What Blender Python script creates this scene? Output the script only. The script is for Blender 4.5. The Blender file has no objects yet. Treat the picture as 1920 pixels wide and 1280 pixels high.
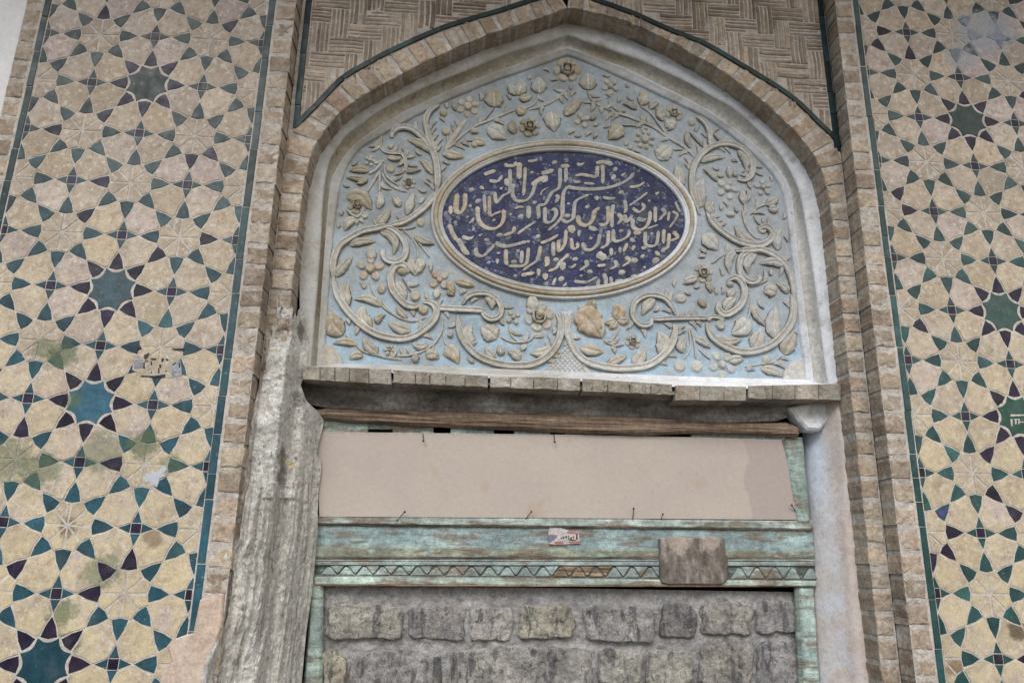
import bpy, math, random
import numpy as np
from mathutils import Matrix, Vector, noise as mnoise

S = bpy.context.scene
COL = S.collection
rnd = random.Random(7)

# ------------------------------------------------------------------ camera
F_PX, YAW, PIT, ROL, DIST, EYE = 1400.0, .0627, .2775, .0195, 2.1462, 1.6
_fw = np.array([math.sin(YAW)*math.cos(PIT), math.cos(YAW)*math.cos(PIT), math.sin(PIT)])
_rt = np.array([math.cos(YAW), -math.sin(YAW), 0.0])
_up = np.cross(_rt, _fw)
_r = _rt*math.cos(ROL) + _up*math.sin(ROL)
_u = -_rt*math.sin(ROL) + _up*math.cos(ROL)
_C = np.array([0, -DIST, EYE])
cd = bpy.data.cameras.new('camera'); cam = bpy.data.objects.new('camera', cd); COL.objects.link(cam)
cd.sensor_width = 36; cd.lens = F_PX/1920*36; cd.clip_start = .05; cd.clip_end = 500
M = Matrix.Identity(4)
for k in range(3):
    M[k][0] = _r[k]; M[k][1] = _u[k]; M[k][2] = -_fw[k]; M[k][3] = _C[k]
cam.matrix_world = M
S.camera = cam

# ------------------------------------------------------------------ light
SUN_EL, SUN_AZ = 40, -22          # soft daylight from above, behind and a little left of the viewer
w = bpy.data.worlds.new('World'); S.world = w; w.use_nodes = True
nt = w.node_tree
sky = nt.nodes.new('ShaderNodeTexSky'); sky.sky_type = 'NISHITA'; sky.sun_disc = False
sky.sun_elevation = math.radians(SUN_EL); sky.sun_rotation = math.radians(180+SUN_AZ)
sky.air_density = 1.0; sky.dust_density = 2.5; sky.ozone_density = 1.0
bg = nt.nodes['Background']; bg.inputs['Strength'].default_value = .10
nt.links.new(sky.outputs[0], bg.inputs['Color'])
sl = bpy.data.lights.new('sun', 'SUN'); sl.energy = 1.5; sl.angle = math.radians(30); sl.color = (1, .98, .95)
so = bpy.data.objects.new('sun', sl); COL.objects.link(so)
a, e = math.radians(SUN_AZ), math.radians(SUN_EL)
so.rotation_euler = Vector((math.sin(a)*math.cos(e), -math.cos(a)*math.cos(e), math.sin(e))).to_track_quat('Z', 'Y').to_euler()
S.view_settings.view_transform = 'Standard'; S.view_settings.look = 'None'
S.view_settings.exposure = 0.68; S.view_settings.gamma = 1; S.view_settings.use_curve_mapping = False

# ------------------------------------------------------------------ measuring: a photo pixel -> point of the facade at depth y
def P(px, py, y):
    d = _fw + _r*(px-960)/F_PX + _u*(640-py)/F_PX
    q = _C + d*((y-_C[1])/d[1])
    return (float(q[0]), float(q[2]))
def PL(pts, y): return [P(a, b, y) for a, b in pts]
def Z(ox, oy, *v):          # enlarged-crop coordinates (8x) -> photo pixels
    return [(ox+v[i]/8, oy+v[i+1]/8) for i in range(0, len(v), 2)]

# ------------------------------------------------------------------ materials
def mat(name, stops, scale=(6, 6, 6), rough=.85, bump=.3, bscale=90, grain=.12, detail=8, stains=(), spec=.3, objvar=.0, bdist=.004, rnoise=.55, grime=.22, speck=.35):
    m = bpy.data.materials.new(name); m.use_nodes = True
    N, L = m.node_tree.nodes, m.node_tree.links
    b = N['Principled BSDF']; b.inputs['Roughness'].default_value = rough
    b.inputs['Specular IOR Level'].default_value = spec
    geo = N.new('ShaderNodeNewGeometry'); oi = N.new('ShaderNodeObjectInfo')
    def noise(sc, det=8, ro=.55, off=0.0):
        mp = N.new('ShaderNodeMapping'); mp.inputs['Scale'].default_value = sc; mp.inputs['Location'].default_value = (off, off*1.3, off*.7)
        L.new(geo.outputs['Position'], mp.inputs['Vector'])
        n = N.new('ShaderNodeTexNoise'); n.inputs['Scale'].default_value = 1; n.inputs['Detail'].default_value = det; n.inputs['Roughness'].default_value = ro
        L.new(mp.outputs[0], n.inputs['Vector']); return n.outputs['Fac']
    n0 = noise(scale, detail, rnoise)
    cr = N.new('ShaderNodeValToRGB'); L.new(n0, cr.inputs['Fac'])
    el = cr.color_ramp.elements
    k = len(stops)
    pos = [.30+.40*i/(k-1) for i in range(k)] if k > 1 else [.5]
    while len(el) < k: el.new(.5)
    for i, s in enumerate(stops):
        el[i].position = pos[i]; el[i].color = (*s, 1)
    c = cr.outputs['Color']
    def mix(kind, f, a_, b_):
        mx = N.new('ShaderNodeMix'); mx.data_type = 'RGBA'; mx.blend_type = kind
        if isinstance(f, (int, float)): mx.inputs[0].default_value = f
        else: L.new(f, mx.inputs[0])
        for v, i in ((a_, 6), (b_, 7)):
            if isinstance(v, tuple): mx.inputs[i].default_value = (*v, 1)
            else: L.new(v, mx.inputs[i])
        return mx.outputs[2]
    def mrange(v, lo, hi, o0=0., o1=1.):
        r_ = N.new('ShaderNodeMapRange'); r_.clamp = True
        L.new(v, r_.inputs[0]); r_.inputs[1].default_value = lo; r_.inputs[2].default_value = hi
        r_.inputs[3].default_value = o0; r_.inputs[4].default_value = o1; return r_.outputs[0]
    def mul(a_, b_):
        t = N.new('ShaderNodeMath'); t.operation = 'MULTIPLY'
        for v, i in ((a_, 0), (b_, 1)):
            if isinstance(v, (int, float)): t.inputs[i].default_value = v
            else: L.new(v, t.inputs[i])
        return t.outputs[0]
    # tone of each single piece
    c = mix('MULTIPLY', 1.0, c, oi.outputs['Color'])
    if objvar:
        c = mix('MULTIPLY', 1.0, c, mrange(oi.outputs['Random'], 0, 1, 1-objvar, 1+objvar))
    for i, s in enumerate(stains):
        if s[0] in ('pt', 'pt3'):        # stain around a place on the wall
            if s[0] == 'pt': _, x, z, r_, colr, st = s; yp = 0
            else: _, x, yp, z, r_, colr, st = s
            vd = N.new('ShaderNodeVectorMath'); vd.operation = 'DISTANCE'
            L.new(geo.outputs['Position'], vd.inputs[0]); vd.inputs[1].default_value = (x, yp, z)
            ad = N.new('ShaderNodeMath'); ad.operation = 'MULTIPLY_ADD'
            L.new(noise((34, 34, 34), 8, .72, i*3.1), ad.inputs[0]); ad.inputs[1].default_value = -r_*2.2; L.new(vd.outputs['Value'], ad.inputs[2])
            f = mrange(ad.outputs[0], -r_*.5, -r_*.12, st, 0)
        elif s[0] == 'box':     # wavy-edged area on one side of a line x = x0
            _, x0, wv, colr, st = s
            sp = N.new('ShaderNodeSeparateXYZ'); L.new(geo.outputs['Position'], sp.inputs[0])
            ad = N.new('ShaderNodeMath'); ad.operation = 'MULTIPLY_ADD'
            L.new(noise((9, 9, 9), 2, .4, 5.), ad.inputs[0]); ad.inputs[1].default_value = wv; L.new(sp.outputs[0], ad.inputs[2])
            f = mrange(ad.outputs[0], x0, x0+.006, 0, st)
        elif s[0] == 'streak':  # pale and dark streaks in place of ridge shading, only below a height
            _, sc, lo, hi, z0, z1, colr, st = s
            sp = N.new('ShaderNodeSeparateXYZ'); L.new(geo.outputs['Position'], sp.inputs[0])
            f = mul(mrange(sp.outputs[2], z0, z1, st, 0), mrange(noise(sc, 6, .6, 3.7*(i+1)), lo, hi))
        elif s[0] == 'side':    # paler or darker tone from x0 to x1
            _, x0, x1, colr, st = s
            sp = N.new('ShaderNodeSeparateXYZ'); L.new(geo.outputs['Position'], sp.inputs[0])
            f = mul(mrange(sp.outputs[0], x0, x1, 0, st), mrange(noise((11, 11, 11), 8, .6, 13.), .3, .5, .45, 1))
        elif s[0] == 'low':     # more of it further down
            _, z0, z1, colr, st = s
            sp = N.new('ShaderNodeSeparateXYZ'); L.new(geo.outputs['Position'], sp.inputs[0])
            f = mul(mrange(sp.outputs[2], z0, z1, st, 0), mrange(noise((14, 14, 14), 8, .6, 7.), .35, .6))
        else:
            sc, lo, hi, colr, st = s
            f = mrange(noise(sc, 9, .62, 3.7*(i+1)), lo, hi, 0, st)
        c = mix('MIX', f, c, colr)
    if grime:
        c = mix('MULTIPLY', 1.0, c, mrange(noise((62, 62, 62), 10, .80, 17.), .40, .60, 1-grime, 1+grime*.8))
        c = mix('MULTIPLY', mrange(noise((210, 210, 210), 4, .6, 23.), .60, .70, 0, speck), c, (.35, .31, .27))
        c = mix('MULTIPLY', 1.0, c, mrange(noise((5, 5, 5), 5, .6, 31.), .35, .65, 1-grime*.45, 1+grime*.45))
    if grain:
        g = noise((420, 420, 420), 3, .7, 9.)
        c = mix('MULTIPLY', 1.0, c, mrange(g, .25, .75, 1-grain*1.6, 1+grain*1.6))
    L.new(c, b.inputs['Base Color'])
    rr = mrange(noise((35, 35, 35), 5, .6, 11.), .3, .7, max(.05, rough-.12), min(1, rough+.12)); L.new(rr, b.inputs['Roughness'])
    if bump:
        bm_ = N.new('ShaderNodeBump'); bm_.inputs['Strength'].default_value = bump; bm_.inputs['Distance'].default_value = bdist
        sc = bscale if isinstance(bscale, tuple) else (bscale,)*3
        L.new(noise(sc, 8, .66, 2.), bm_.inputs['Height'])
        b2 = N.new('ShaderNodeBump'); b2.inputs['Strength'].default_value = bump*.8; b2.inputs['Distance'].default_value = bdist*2
        L.new(noise(tuple(v_*.33 for v_ in sc), 4, .5, 6.), b2.inputs['Height']); L.new(b2.outputs[0], bm_.inputs['Normal'])
        L.new(bm_.outputs[0], b.inputs['Normal'])
    return m

GREEN = (.085, .125, .06); DUST = (.36, .33, .28); WHITE = (.62, .64, .66)
gx = lambda px, py: P(px, py, 0)
green_pts = [('pt', *gx(118, 665), .05, GREEN, .75), ('pt', *gx(85, 650), .035, GREEN, .6), ('pt', *gx(140, 750), .03, GREEN, .6), ('pt', *gx(20, 860), .07, GREEN, .55),
             ('pt', *gx(75, 880), .06, GREEN, .6), ('pt', *gx(190, 850), .07, GREEN, .5), ('pt', *gx(270, 830), .05, GREEN, .7), ('pt', *gx(320, 870), .04, GREEN, .5),
             ('pt', *gx(190, 1070), .06, GREEN, .6), ('pt', *gx(115, 1150), .045, GREEN, .75), ('pt', *gx(125, 1210), .04, GREEN, .8), ('pt', *gx(100, 1255), .05, (.02, .06, .04), .8),
             ('pt', *gx(300, 600), .05, (.3, .28, .17), .3)]
smoke = [('pt', *gx(1840, 60), .11, (.30, .33, .38), .75), ('pt', *gx(1800, 110), .07, (.30, .33, .38), .5), ('pt', *gx(1880, 55), .07, (.27, .31, .37), .5)]
brown = [('pt', *gx(125, 990), .03, (.09, .055, .03), .7), ('pt', *gx(285, 1010), .035, (.10, .065, .035), .6), ('pt', *gx(1907, 1180), .035, (.05, .03, .015), .8), ('pt', *gx(1790, 1250), .03, (.14, .08, .03), .7)]
M_ = {}
M_['cream'] = mat('cream_glazed_tile', [(.32, .275, .22), (.40, .35, .29), (.48, .435, .37)], (16, 16, 16), .55, .5, 80, .14, rnoise=.72,
                  stains=[((40, 40, 40), .54, .61, (.25, .19, .125), .55), ((70, 70, 70), .55, .61, (.57, .54, .46), .6), ((120, 120, 120), .60, .65, (.15, .11, .08), .6), ('low', 1.5, 2.9, (.52, .45, .29), .8), ((24, 24, 24), .55, .64, (.33, .25, .16), .4)]+green_pts+smoke+brown, objvar=.08, spec=.35, grime=.13, speck=.35)
M_['teal'] = mat('green_glaze', [(.018, .036, .038), (.026, .056, .060), (.036, .074, .080)], (25, 25, 25), .42, .25, 45, .12,
                 stains=[((16, 16, 16), .52, .8, (.10, .11, .11), .4), ((130, 130, 130), .66, .72, (.5, .48, .42), .8)]+green_pts[:8]+smoke, objvar=.25, spec=.25, grime=.2, speck=.2)
M_['navy'] = mat('aubergine_glaze', [(.008, .006, .014), (.014, .010, .026), (.026, .019, .038)], (25, 25, 25), .42, .25, 45, .12,
                 stains=[((16, 16, 16), .54, .8, (.12, .11, .11), .5), ((130, 130, 130), .68, .73, (.45, .42, .38), .8)]+smoke, objvar=.3, spec=.25, grime=.2, speck=.2)
M_['dark'] = mat('dark_green_glaze', [(.004, .014, .014), (.007, .024, .024), (.012, .034, .034)], (25, 25, 25), .42, .25, 45, .1,
                 stains=[((120, 120, 120), .67, .72, (.3, .3, .27), .7)], objvar=.3, spec=.25)
M_['grout'] = mat('lime_grout', [(.40, .37, .33), (.50, .47, .43)], (20, 20, 20), .95, .5, 160, .15, stains=green_pts[:9]+smoke)
M_['brick'] = mat('buff_brick', [(.26, .215, .17), (.36, .31, .25), (.44, .395, .33)], (9, 9, 9), .92, .8, 70, .16,
                  stains=[((40, 40, 40), .56, .70, (.17, .12, .08), .6), ((28, 28, 28), .54, .64, (.47, .44, .39), .65), ((14, 14, 14), .56, .66, (.30, .22, .15), .5)], objvar=.18, bdist=.006, grime=.25, speck=.6)
M_['mortar'] = mat('brick_mortar', [(.34, .31, .275), (.44, .41, .37), (.52, .49, .45)], (14, 14, 14), .97, .9, 110, .16, bdist=.006,
                   stains=[((22, 22, 22), .58, .72, (.22, .17, .13), .5)])
M_['herring'] = mat('thin_brick', [(.225, .175, .13), (.31, .25, .19), (.39, .33, .26)], (8, 8, 8), .92, .7, 90, .18,
                    stains=[((30, 30, 30), .57, .7, (.17, .115, .07), .5), ((6, 6, 6), .56, .68, (.33, .31, .27), .5)], objvar=.2)
M_['pl_light'] = mat('pale_stucco', [(.35, .345, .31), (.43, .435, .42), (.50, .52, .53)], (7, 7, 7), .9, .6, 60, .10,
                     stains=[('side', .30, .75, (.72, .75, .79), .9), ((18, 18, 18), .56, .7, (.30, .26, .18), .55), ((60, 60, 60), .66, .72, (.15, .12, .09), .7)], grime=.10, speck=.4)  # right half paler: own tone, raised further to make up for missing light
M_['pl_ochre'] = mat('ochre_stucco', [(.25, .215, .15), (.36, .335, .27), (.46, .46, .44)], (3.2, 3.2, 3.2), .9, .6, 60, .12,
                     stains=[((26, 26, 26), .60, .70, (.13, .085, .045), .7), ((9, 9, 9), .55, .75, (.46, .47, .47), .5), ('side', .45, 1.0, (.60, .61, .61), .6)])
M_['ground'] = mat('blue_painted_stucco', [(.24, .265, .275), (.30, .345, .37), (.35, .42, .475)], (7, 7, 7), .92, .55, 90, .14,
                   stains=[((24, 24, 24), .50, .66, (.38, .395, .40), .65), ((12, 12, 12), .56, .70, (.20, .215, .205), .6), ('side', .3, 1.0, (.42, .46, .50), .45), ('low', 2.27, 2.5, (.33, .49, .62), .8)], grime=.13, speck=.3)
M_['orn'] = mat('tinted_stucco_relief', [(.33, .305, .24), (.42, .41, .36), (.46, .475, .47)], (9, 9, 9), .88, .5, 110, .12,
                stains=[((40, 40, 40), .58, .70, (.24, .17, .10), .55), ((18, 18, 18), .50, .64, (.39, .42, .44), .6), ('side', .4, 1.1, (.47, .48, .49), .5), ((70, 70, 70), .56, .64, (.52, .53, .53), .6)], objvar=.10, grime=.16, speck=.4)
M_['worn'] = mat('rubbed_and_highlit_edge', [(.38, .355, .30), (.52, .51, .48), (.60, .61, .61)], (22, 22, 22), .9, .4, 110, .12)  # pale crest lines: rubbed plaster, with ridge highlights put into the colour
M_['contour'] = mat('umber_line_and_shade', [(.11, .085, .065), (.19, .155, .12), (.34, .32, .29)], (16, 16, 16), .9, .4, 110, .12)  # dark foot edges: umber outline, with shade around the relief in its colour
M_['orange'] = mat('ochre_paint', [(.33, .26, .18), (.40, .34, .265), (.44, .43, .40)], (30, 30, 30), .88, .4, 110, .12)
M_['ringtan'] = mat('tan_moulding', [(.33, .27, .175), (.42, .36, .26), (.50, .49, .45)], (10, 10, 10), .85, .4, 110, .1,
                    stains=[((26, 26, 26), .58, .7, (.26, .19, .10), .5)])
M_['plaque'] = mat('cobalt_ground', [(.007, .011, .048), (.011, .017, .075), (.018, .027, .10)], (14, 14, 14), .5, .5, 90, .12,
                   stains=[((30, 30, 30), .54, .68, (.045, .075, .075), .75), ((50, 50, 50), .57, .62, (.22, .25, .29), .7), ((110, 110, 110), .635, .66, (.38, .42, .46), .7), ((16, 16, 16), .54, .66, (.10, .115, .13), .4)], grime=.3)
M_['letter'] = mat('relief_lettering', [(.30, .31, .31), (.40, .385, .345), (.47, .43, .35)], (35, 35, 35), .85, .5, 150, .14,
                   stains=[((80, 80, 80), .60, .66, (.10, .10, .17), .7), ((50, 50, 50), .56, .66, (.42, .46, .48), .5)], objvar=.12)
M_['board'] = mat('brown_fibreboard', [(.39, .345, .315), (.41, .365, .325), (.43, .385, .345)], (4, 4, 4), .9, .12, 300, .05,
                  stains=[('box', .975, .10, (.34, .30, .28), .85), ((9, 9, 9), .58, .70, (.36, .28, .19), .4), ((60, 60, 60), .64, .68, (.30, .24, .19), .4)], grime=.04, speck=.1)
M_['gpaint'] = mat('worn_green_paint', [(.17, .21, .205), (.25, .31, .305), (.40, .50, .47)], (11, 14, 17), .7, .8, (40, 80, 160), .14, spec=.35,
                   stains=[((7, 20, 40), .50, .60, (.17, .13, .095), .8), ((14, 20, 30), .57, .68, (.36, .50, .50), .6), ((40, 40, 60), .62, .68, (.42, .38, .30), .6)], grime=.3, speck=.6)
M_['wood'] = mat('bare_weathered_wood', [(.075, .055, .040), (.22, .16, .115), (.38, .30, .225)], (4, 30, 110), .85, 1.0, (10, 60, 300), .2,
                 stains=[((9, 9, 20), .56, .68, (.28, .23, .18), .4), ((6, 30, 60), .58, .66, (.03, .02, .015), .7)], grime=.3)
M_['cement'] = mat('grey_cement', [(.40, .40, .375), (.53, .53, .50), (.62, .625, .60)], (16, 16, 14), .95, 1.0, 70, .2, bdist=.008,
                   stains=[((36, 36, 30), .58, .66, (.20, .19, .17), .5), ((18, 18, 6), .58, .68, (.44, .42, .34), .5), ((10, 10, 8), .60, .7, (.34, .36, .40), .6), ('streak', (62, 62, 1.5), .53, .59, 1.78, 1.92, (.27, .26, .235), .55), ('streak', (75, 75, 1.2), .52, .58, 1.78, 1.92, (.60, .585, .53), .8), ('pt3', P(562, 560, 0.1)[0], 0.1, P(562, 560, 0.1)[1], 0.035, (0.12, 0.11, 0.1), 0.7), ('pt3', P(558, 620, 0.12)[0], 0.12, P(558, 620, 0.12)[1], 0.035, (0.1, 0.09, 0.08), 0.75), ('pt3', P(530, 612, 0.06)[0], 0.06, P(530, 612, 0.06)[1], 0.035, (0.27, 0.2, 0.13), 0.7), ('pt3', P(495, 690, 0.05)[0], 0.05, P(495, 690, 0.05)[1], 0.03, (0.16, 0.145, 0.125), 0.6), ('pt3', P(525, 860, 0.08)[0], 0.08, P(525, 860, 0.08)[1], 0.04, (0.12, 0.1, 0.085), 0.75), ('pt3', P(530, 895, 0.08)[0], 0.08, P(530, 895, 0.08)[1], 0.035, (0.13, 0.11, 0.1), 0.7), ('pt3', P(548, 868, 0.1)[0], 0.1, P(548, 868, 0.1)[1], 0.022, (0.45, 0.36, 0.15), 0.8), ('pt3', P(560, 745, 0.12)[0], 0.12, P(560, 745, 0.12)[1], 0.03, (0.13, 0.125, 0.12), 0.6), ('pt3', P(470, 760, 0.0)[0], 0.0, P(470, 760, 0.0)[1], 0.025, (0.15, 0.14, 0.12), 0.6), ((90, 90, 60), .60, .65, (.09, .08, .07), .7)], grime=.28, speck=.7)
M_['soffit'] = mat('soot_and_shade_plaster', [(.11, .105, .095), (.22, .21, .195), (.40, .39, .38)], (6, 10, 18), .95, 1.0, 60, .18, bdist=.008,
                   stains=[((12, 12, 12), .58, .7, (.07, .055, .045), .6)], grime=.35, speck=.6)  # sooty tone deepened to carry the contact shade under the cornice
M_['cornice'] = mat('cornice_brick', [(.20, .18, .145), (.285, .265, .225), (.36, .35, .315)], (14, 14, 14), .95, .9, 90, .2, objvar=.12, bdist=.006,
                    stains=[((50, 20, 12), .56, .68, (.13, .09, .055), .6)])
M_['jamb'] = mat('limewashed_plaster', [(.58, .52, .48), (.62, .64, .67), (.60, .68, .80)], (4, 4, 2.4), .92, .5, 50, .09,
                 stains=[('low', 1.3, 1.9, (.56, .47, .41), .9), ('side', 1.165, 1.185, (.55, .46, .40), .8), ((30, 30, 30), .60, .7, (.34, .28, .23), .5), ((90, 90, 90), .68, .72, (.1, .08, .06), .7)], grime=.12, speck=.5)
M_['pink'] = mat('pink_plaster', [(.42, .33, .28), (.48, .40, .34), (.50, .45, .42)], (8, 8, 8), .92, .4, 60, .1,
                 stains=[((40, 40, 40), .62, .7, (.6, .6, .6), .6), ((30, 30, 30), .6, .7, (.28, .19, .13), .5)])
M_['stone'] = mat('rough_stone', [(.19, .188, .18), (.31, .305, .29), (.42, .415, .395)], (16, 16, 16), .95, 1.0, 55, .2, bdist=.01, objvar=.12,
                  stains=[((34, 34, 9), .54, .61, (.07, .068, .075), .75), ((80, 80, 50), .58, .63, (.08, .075, .08), .7), ((22, 22, 22), .58, .7, (.36, .335, .28), .65), ((12, 12, 12), .62, .7, (.33, .27, .15), .5)], grime=.35, speck=.8)
M_['bedding'] = mat('grey_bedding_mortar', [(.20, .20, .20), (.28, .278, .275), (.37, .368, .36)], (14, 14, 14), .97, 1.0, 60, .2, bdist=.01,
                    stains=[((25, 25, 25), .58, .68, (.13, .125, .13), .5)], grime=.25, speck=.7)
M_['whitewall'] = mat('white_limewash', [(.60, .61, .62), (.68, .69, .70), (.72, .72, .72)], (4, 4, 4), .9, .4, 50, .05, grime=.06, speck=.1)
M_['iron'] = mat('rusted_iron', [(.02, .016, .014), (.05, .035, .03)], (60, 60, 60), .6, .3, 200, .1, spec=.5)
M_['patch'] = mat('soot_stained_block', [(.05, .045, .04), (.15, .13, .11), (.36, .34, .32)], (26, 12, 11), .85, 1.0, 70, .22, rnoise=.7,
                  stains=[('pt3', P(1270, 1012, .24)[0], .24, P(1270, 1012, .24)[1], .05, (.40, .34, .29), .85), ('pt3', P(1330, 1015, .24)[0], .24, P(1330, 1015, .24)[1], .035, (.36, .31, .26), .8)])
M_['paper'] = mat('torn_paper', [(.36, .35, .34), (.48, .46, .45)], (40, 40, 40), .8, .2, 100, .08)
M_['red'] = mat('faded_red_print', [(.30, .13, .13), (.38, .20, .19)], (60, 60, 60), .8, .1, 100, .1)
M_['ink'] = mat('dark_ink', [(.03, .028, .03), (.06, .055, .055)], (60, 60, 60), .8, .1, 100, .1)
M_['violet'] = mat('violet_print', [(.16, .13, .20), (.22, .19, .25)], (60, 60, 60), .8, .1, 100, .1)
M_['earth'] = mat('paving', [(.10, .092, .08), (.14, .128, .11)], (2, 2, 2), .95, .3, 20, .1)
M_['void'] = mat('dark_interior', [(.02, .018, .016), (.03, .027, .024)], (3, 3, 3), .95, 0, 20, 0)

# ------------------------------------------------------------------ object helpers
WL = {}
def empty(name, label, cat, loc=(0, 0, 0), group=None):
    o = bpy.data.objects.new(name, None); COL.objects.link(o); o.location = loc; o.empty_display_size = .1
    o['label'] = label; o['category'] = cat
    if group: o['group'] = group
    WL[o.name] = Vector(loc); return o
def link(name, me, center, parent=None, color=(1, 1, 1), label=None, kind=None):
    o = bpy.data.objects.new(name, me); COL.objects.link(o)
    c = Vector(center); base = WL[parent.name] if parent else Vector((0, 0, 0))
    o.location = c-base; WL[o.name] = c
    if parent: o.parent = parent
    o.color = (*color, 1)
    if label: o['label'] = label
    if kind: o['kind'] = kind
    return o
def mesh(name, V, Fc, m, parent=None, smooth=False, color=(1, 1, 1), label=None, kind=None, mats=None, mi=None):
    V = np.asarray(V, float); c = (V.max(0)+V.min(0))/2
    me = bpy.data.meshes.new(name); me.from_pydata((V-c).tolist(), [], Fc)
    for mm in (mats or [m]): me.materials.append(M_[mm] if isinstance(mm, str) else mm)
    if smooth: me.polygons.foreach_set('use_smooth', [True]*len(me.polygons))
    if mi: me.polygons.foreach_set('material_index', mi)
    me.update()
    return link(name, me, c, parent, color, label, kind)
def area(p): return sum(p[i][0]*p[(i+1) % len(p)][1]-p[(i+1) % len(p)][0]*p[i][1] for i in range(len(p)))/2
def ccw(p): return p if area(p) > 0 else p[::-1]
def inset(p, d):
    out = []; n = len(p)
    for i in range(n):
        a_, b_, c_ = p[i-1], p[i], p[(i+1) % n]
        e1 = (b_[0]-a_[0], b_[1]-a_[1]); e2 = (c_[0]-b_[0], c_[1]-b_[1])
        l1 = math.hypot(*e1) or 1e-9; l2 = math.hypot(*e2) or 1e-9
        n1 = (-e1[1]/l1, e1[0]/l1); n2 = (-e2[1]/l2, e2[0]/l2)
        m = (n1[0]+n2[0], n1[1]+n2[1]); k = m[0]*m[0]+m[1]*m[1]
        s = min(2*d/max(k, .25), d*2.2)
        out.append((b_[0]+m[0]*s, b_[1]+m[1]*s))
    return out
def clip(p, q):
    for i in range(len(q)):
        a_, b_ = q[i], q[(i+1) % len(q)]
        ins = lambda r_: (b_[0]-a_[0])*(r_[1]-a_[1])-(b_[1]-a_[1])*(r_[0]-a_[0]) >= 0
        out = []
        for j in range(len(p)):
            s, t = p[j-1], p[j]
            if ins(s) != ins(t):
                d1 = (b_[0]-a_[0])*(s[1]-a_[1])-(b_[1]-a_[1])*(s[0]-a_[0]); d2 = (b_[0]-a_[0])*(t[1]-a_[1])-(b_[1]-a_[1])*(t[0]-a_[0])
                f = d1/(d1-d2); out.append((s[0]+(t[0]-s[0])*f, s[1]+(t[1]-s[1])*f))
            if ins(t): out.append(t)
        p = out
        if len(p) < 3: return []
    return p
def prism(name, poly, yf, yb, m, parent=None, bev=.001, color=(1, 1, 1), label=None, tilt=0., smooth=False, kind=None, bdep=None):
    poly = ccw(poly); n = len(poly); inn = inset(poly, bev)
    cx = sum(q[0] for q in poly)/n; cz = sum(q[1] for q in poly)/n
    tx, tz = rnd.uniform(-tilt, tilt), rnd.uniform(-tilt, tilt)
    yy = lambda q, y: y+(q[0]-cx)*tx+(q[1]-cz)*tz
    bd = bev if bdep is None else bdep
    V = [(q[0], yy(q, yf), q[1]) for q in inn]+[(q[0], yy(q, yf+bd), q[1]) for q in poly]+[(q[0], yb, q[1]) for q in poly]
    Fc = [tuple(range(n))]
    for i in range(n):
        j = (i+1) % n
        Fc += [(n+i, n+j, j, i), (2*n+i, 2*n+j, n+j, n+i)]
    return mesh(name, V, Fc, m, parent, smooth, color, label, kind)
def rough_brick(name, poly, yf, yb, m, parent, color=(1, 1, 1), bev=.005, jit=.0024, label=None):
    poly = ccw(poly); q = []
    n = len(poly)
    for i in range(n):            # extra, displaced points along the edges: worn arrises
        a_, b_ = poly[i], poly[(i+1) % n]
        q.append((a_[0]+rnd.uniform(-jit, jit), a_[1]+rnd.uniform(-jit, jit)))
        L_ = math.hypot(b_[0]-a_[0], b_[1]-a_[1])
        if L_ > .03:
            for t in (.33, .67):
                t += rnd.uniform(-.08, .08)
                q.append((a_[0]+(b_[0]-a_[0])*t+rnd.uniform(-jit, jit), a_[1]+(b_[1]-a_[1])*t+rnd.uniform(-jit, jit)))
    # round the corners
    inn = inset(q, bev); inn2 = inset(q, bev*.25); nn = len(q)
    tx, tz = rnd.uniform(-.04, .04), rnd.uniform(-.04, .04)
    cx = sum(p_[0] for p_ in q)/nn; cz = sum(p_[1] for p_ in q)/nn
    yy = lambda p_, y: y+(p_[0]-cx)*tx+(p_[1]-cz)*tz
    V = [(p_[0], yy(p_, yf)+rnd.uniform(-.0022, .0022), p_[1]) for p_ in inn]+[(p_[0], yy(p_, yf+bev*.35), p_[1]) for p_ in inn2]+[(p_[0], yy(p_, yf+bev*1.1), p_[1]) for p_ in q]+[(p_[0], yb, p_[1]) for p_ in q]+[(cx, yy((cx, cz), yf)-.0005, cz)]
    Fc = []
    for i in range(nn):
        j = (i+1) % nn
        Fc += [(i, j, 4*nn), (nn+i, nn+j, j, i), (2*nn+i, 2*nn+j, nn+j, nn+i), (3*nn+i, 3*nn+j, 2*nn+j, 2*nn+i)]
    return mesh(name, V, Fc, m, parent, False, color, label)
def grid(name, f, nu, nv, m, parent=None, smooth=True, label=None, kind=None, keep=None, color=(1, 1, 1)):
    V = [f(i/nu, j/nv) for j in range(nv+1) for i in range(nu+1)]
    Fc = []
    for j in range(nv):
        for i in range(nu):
            if keep and not keep((i+.5)/nu, (j+.5)/nv): continue
            a_ = j*(nu+1)+i; Fc.append((a_, a_+1, a_+nu+2, a_+nu+1))
    used = sorted({i for f_ in Fc for i in f_}); mp = {o: k for k, o in enumerate(used)}
    return mesh(name, [V[i] for i in used], [tuple(mp[i] for i in f_) for f_ in Fc], m, parent, smooth, color, label, kind)
def fbm(x, y, z, o=4, s=1.0):
    v = 0; a_ = 1
    for k in range(o):
        v += a_*mnoise.noise(Vector((x*s, y*s, z*s))); s *= 2.1; a_ *= .5
    return v
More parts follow.
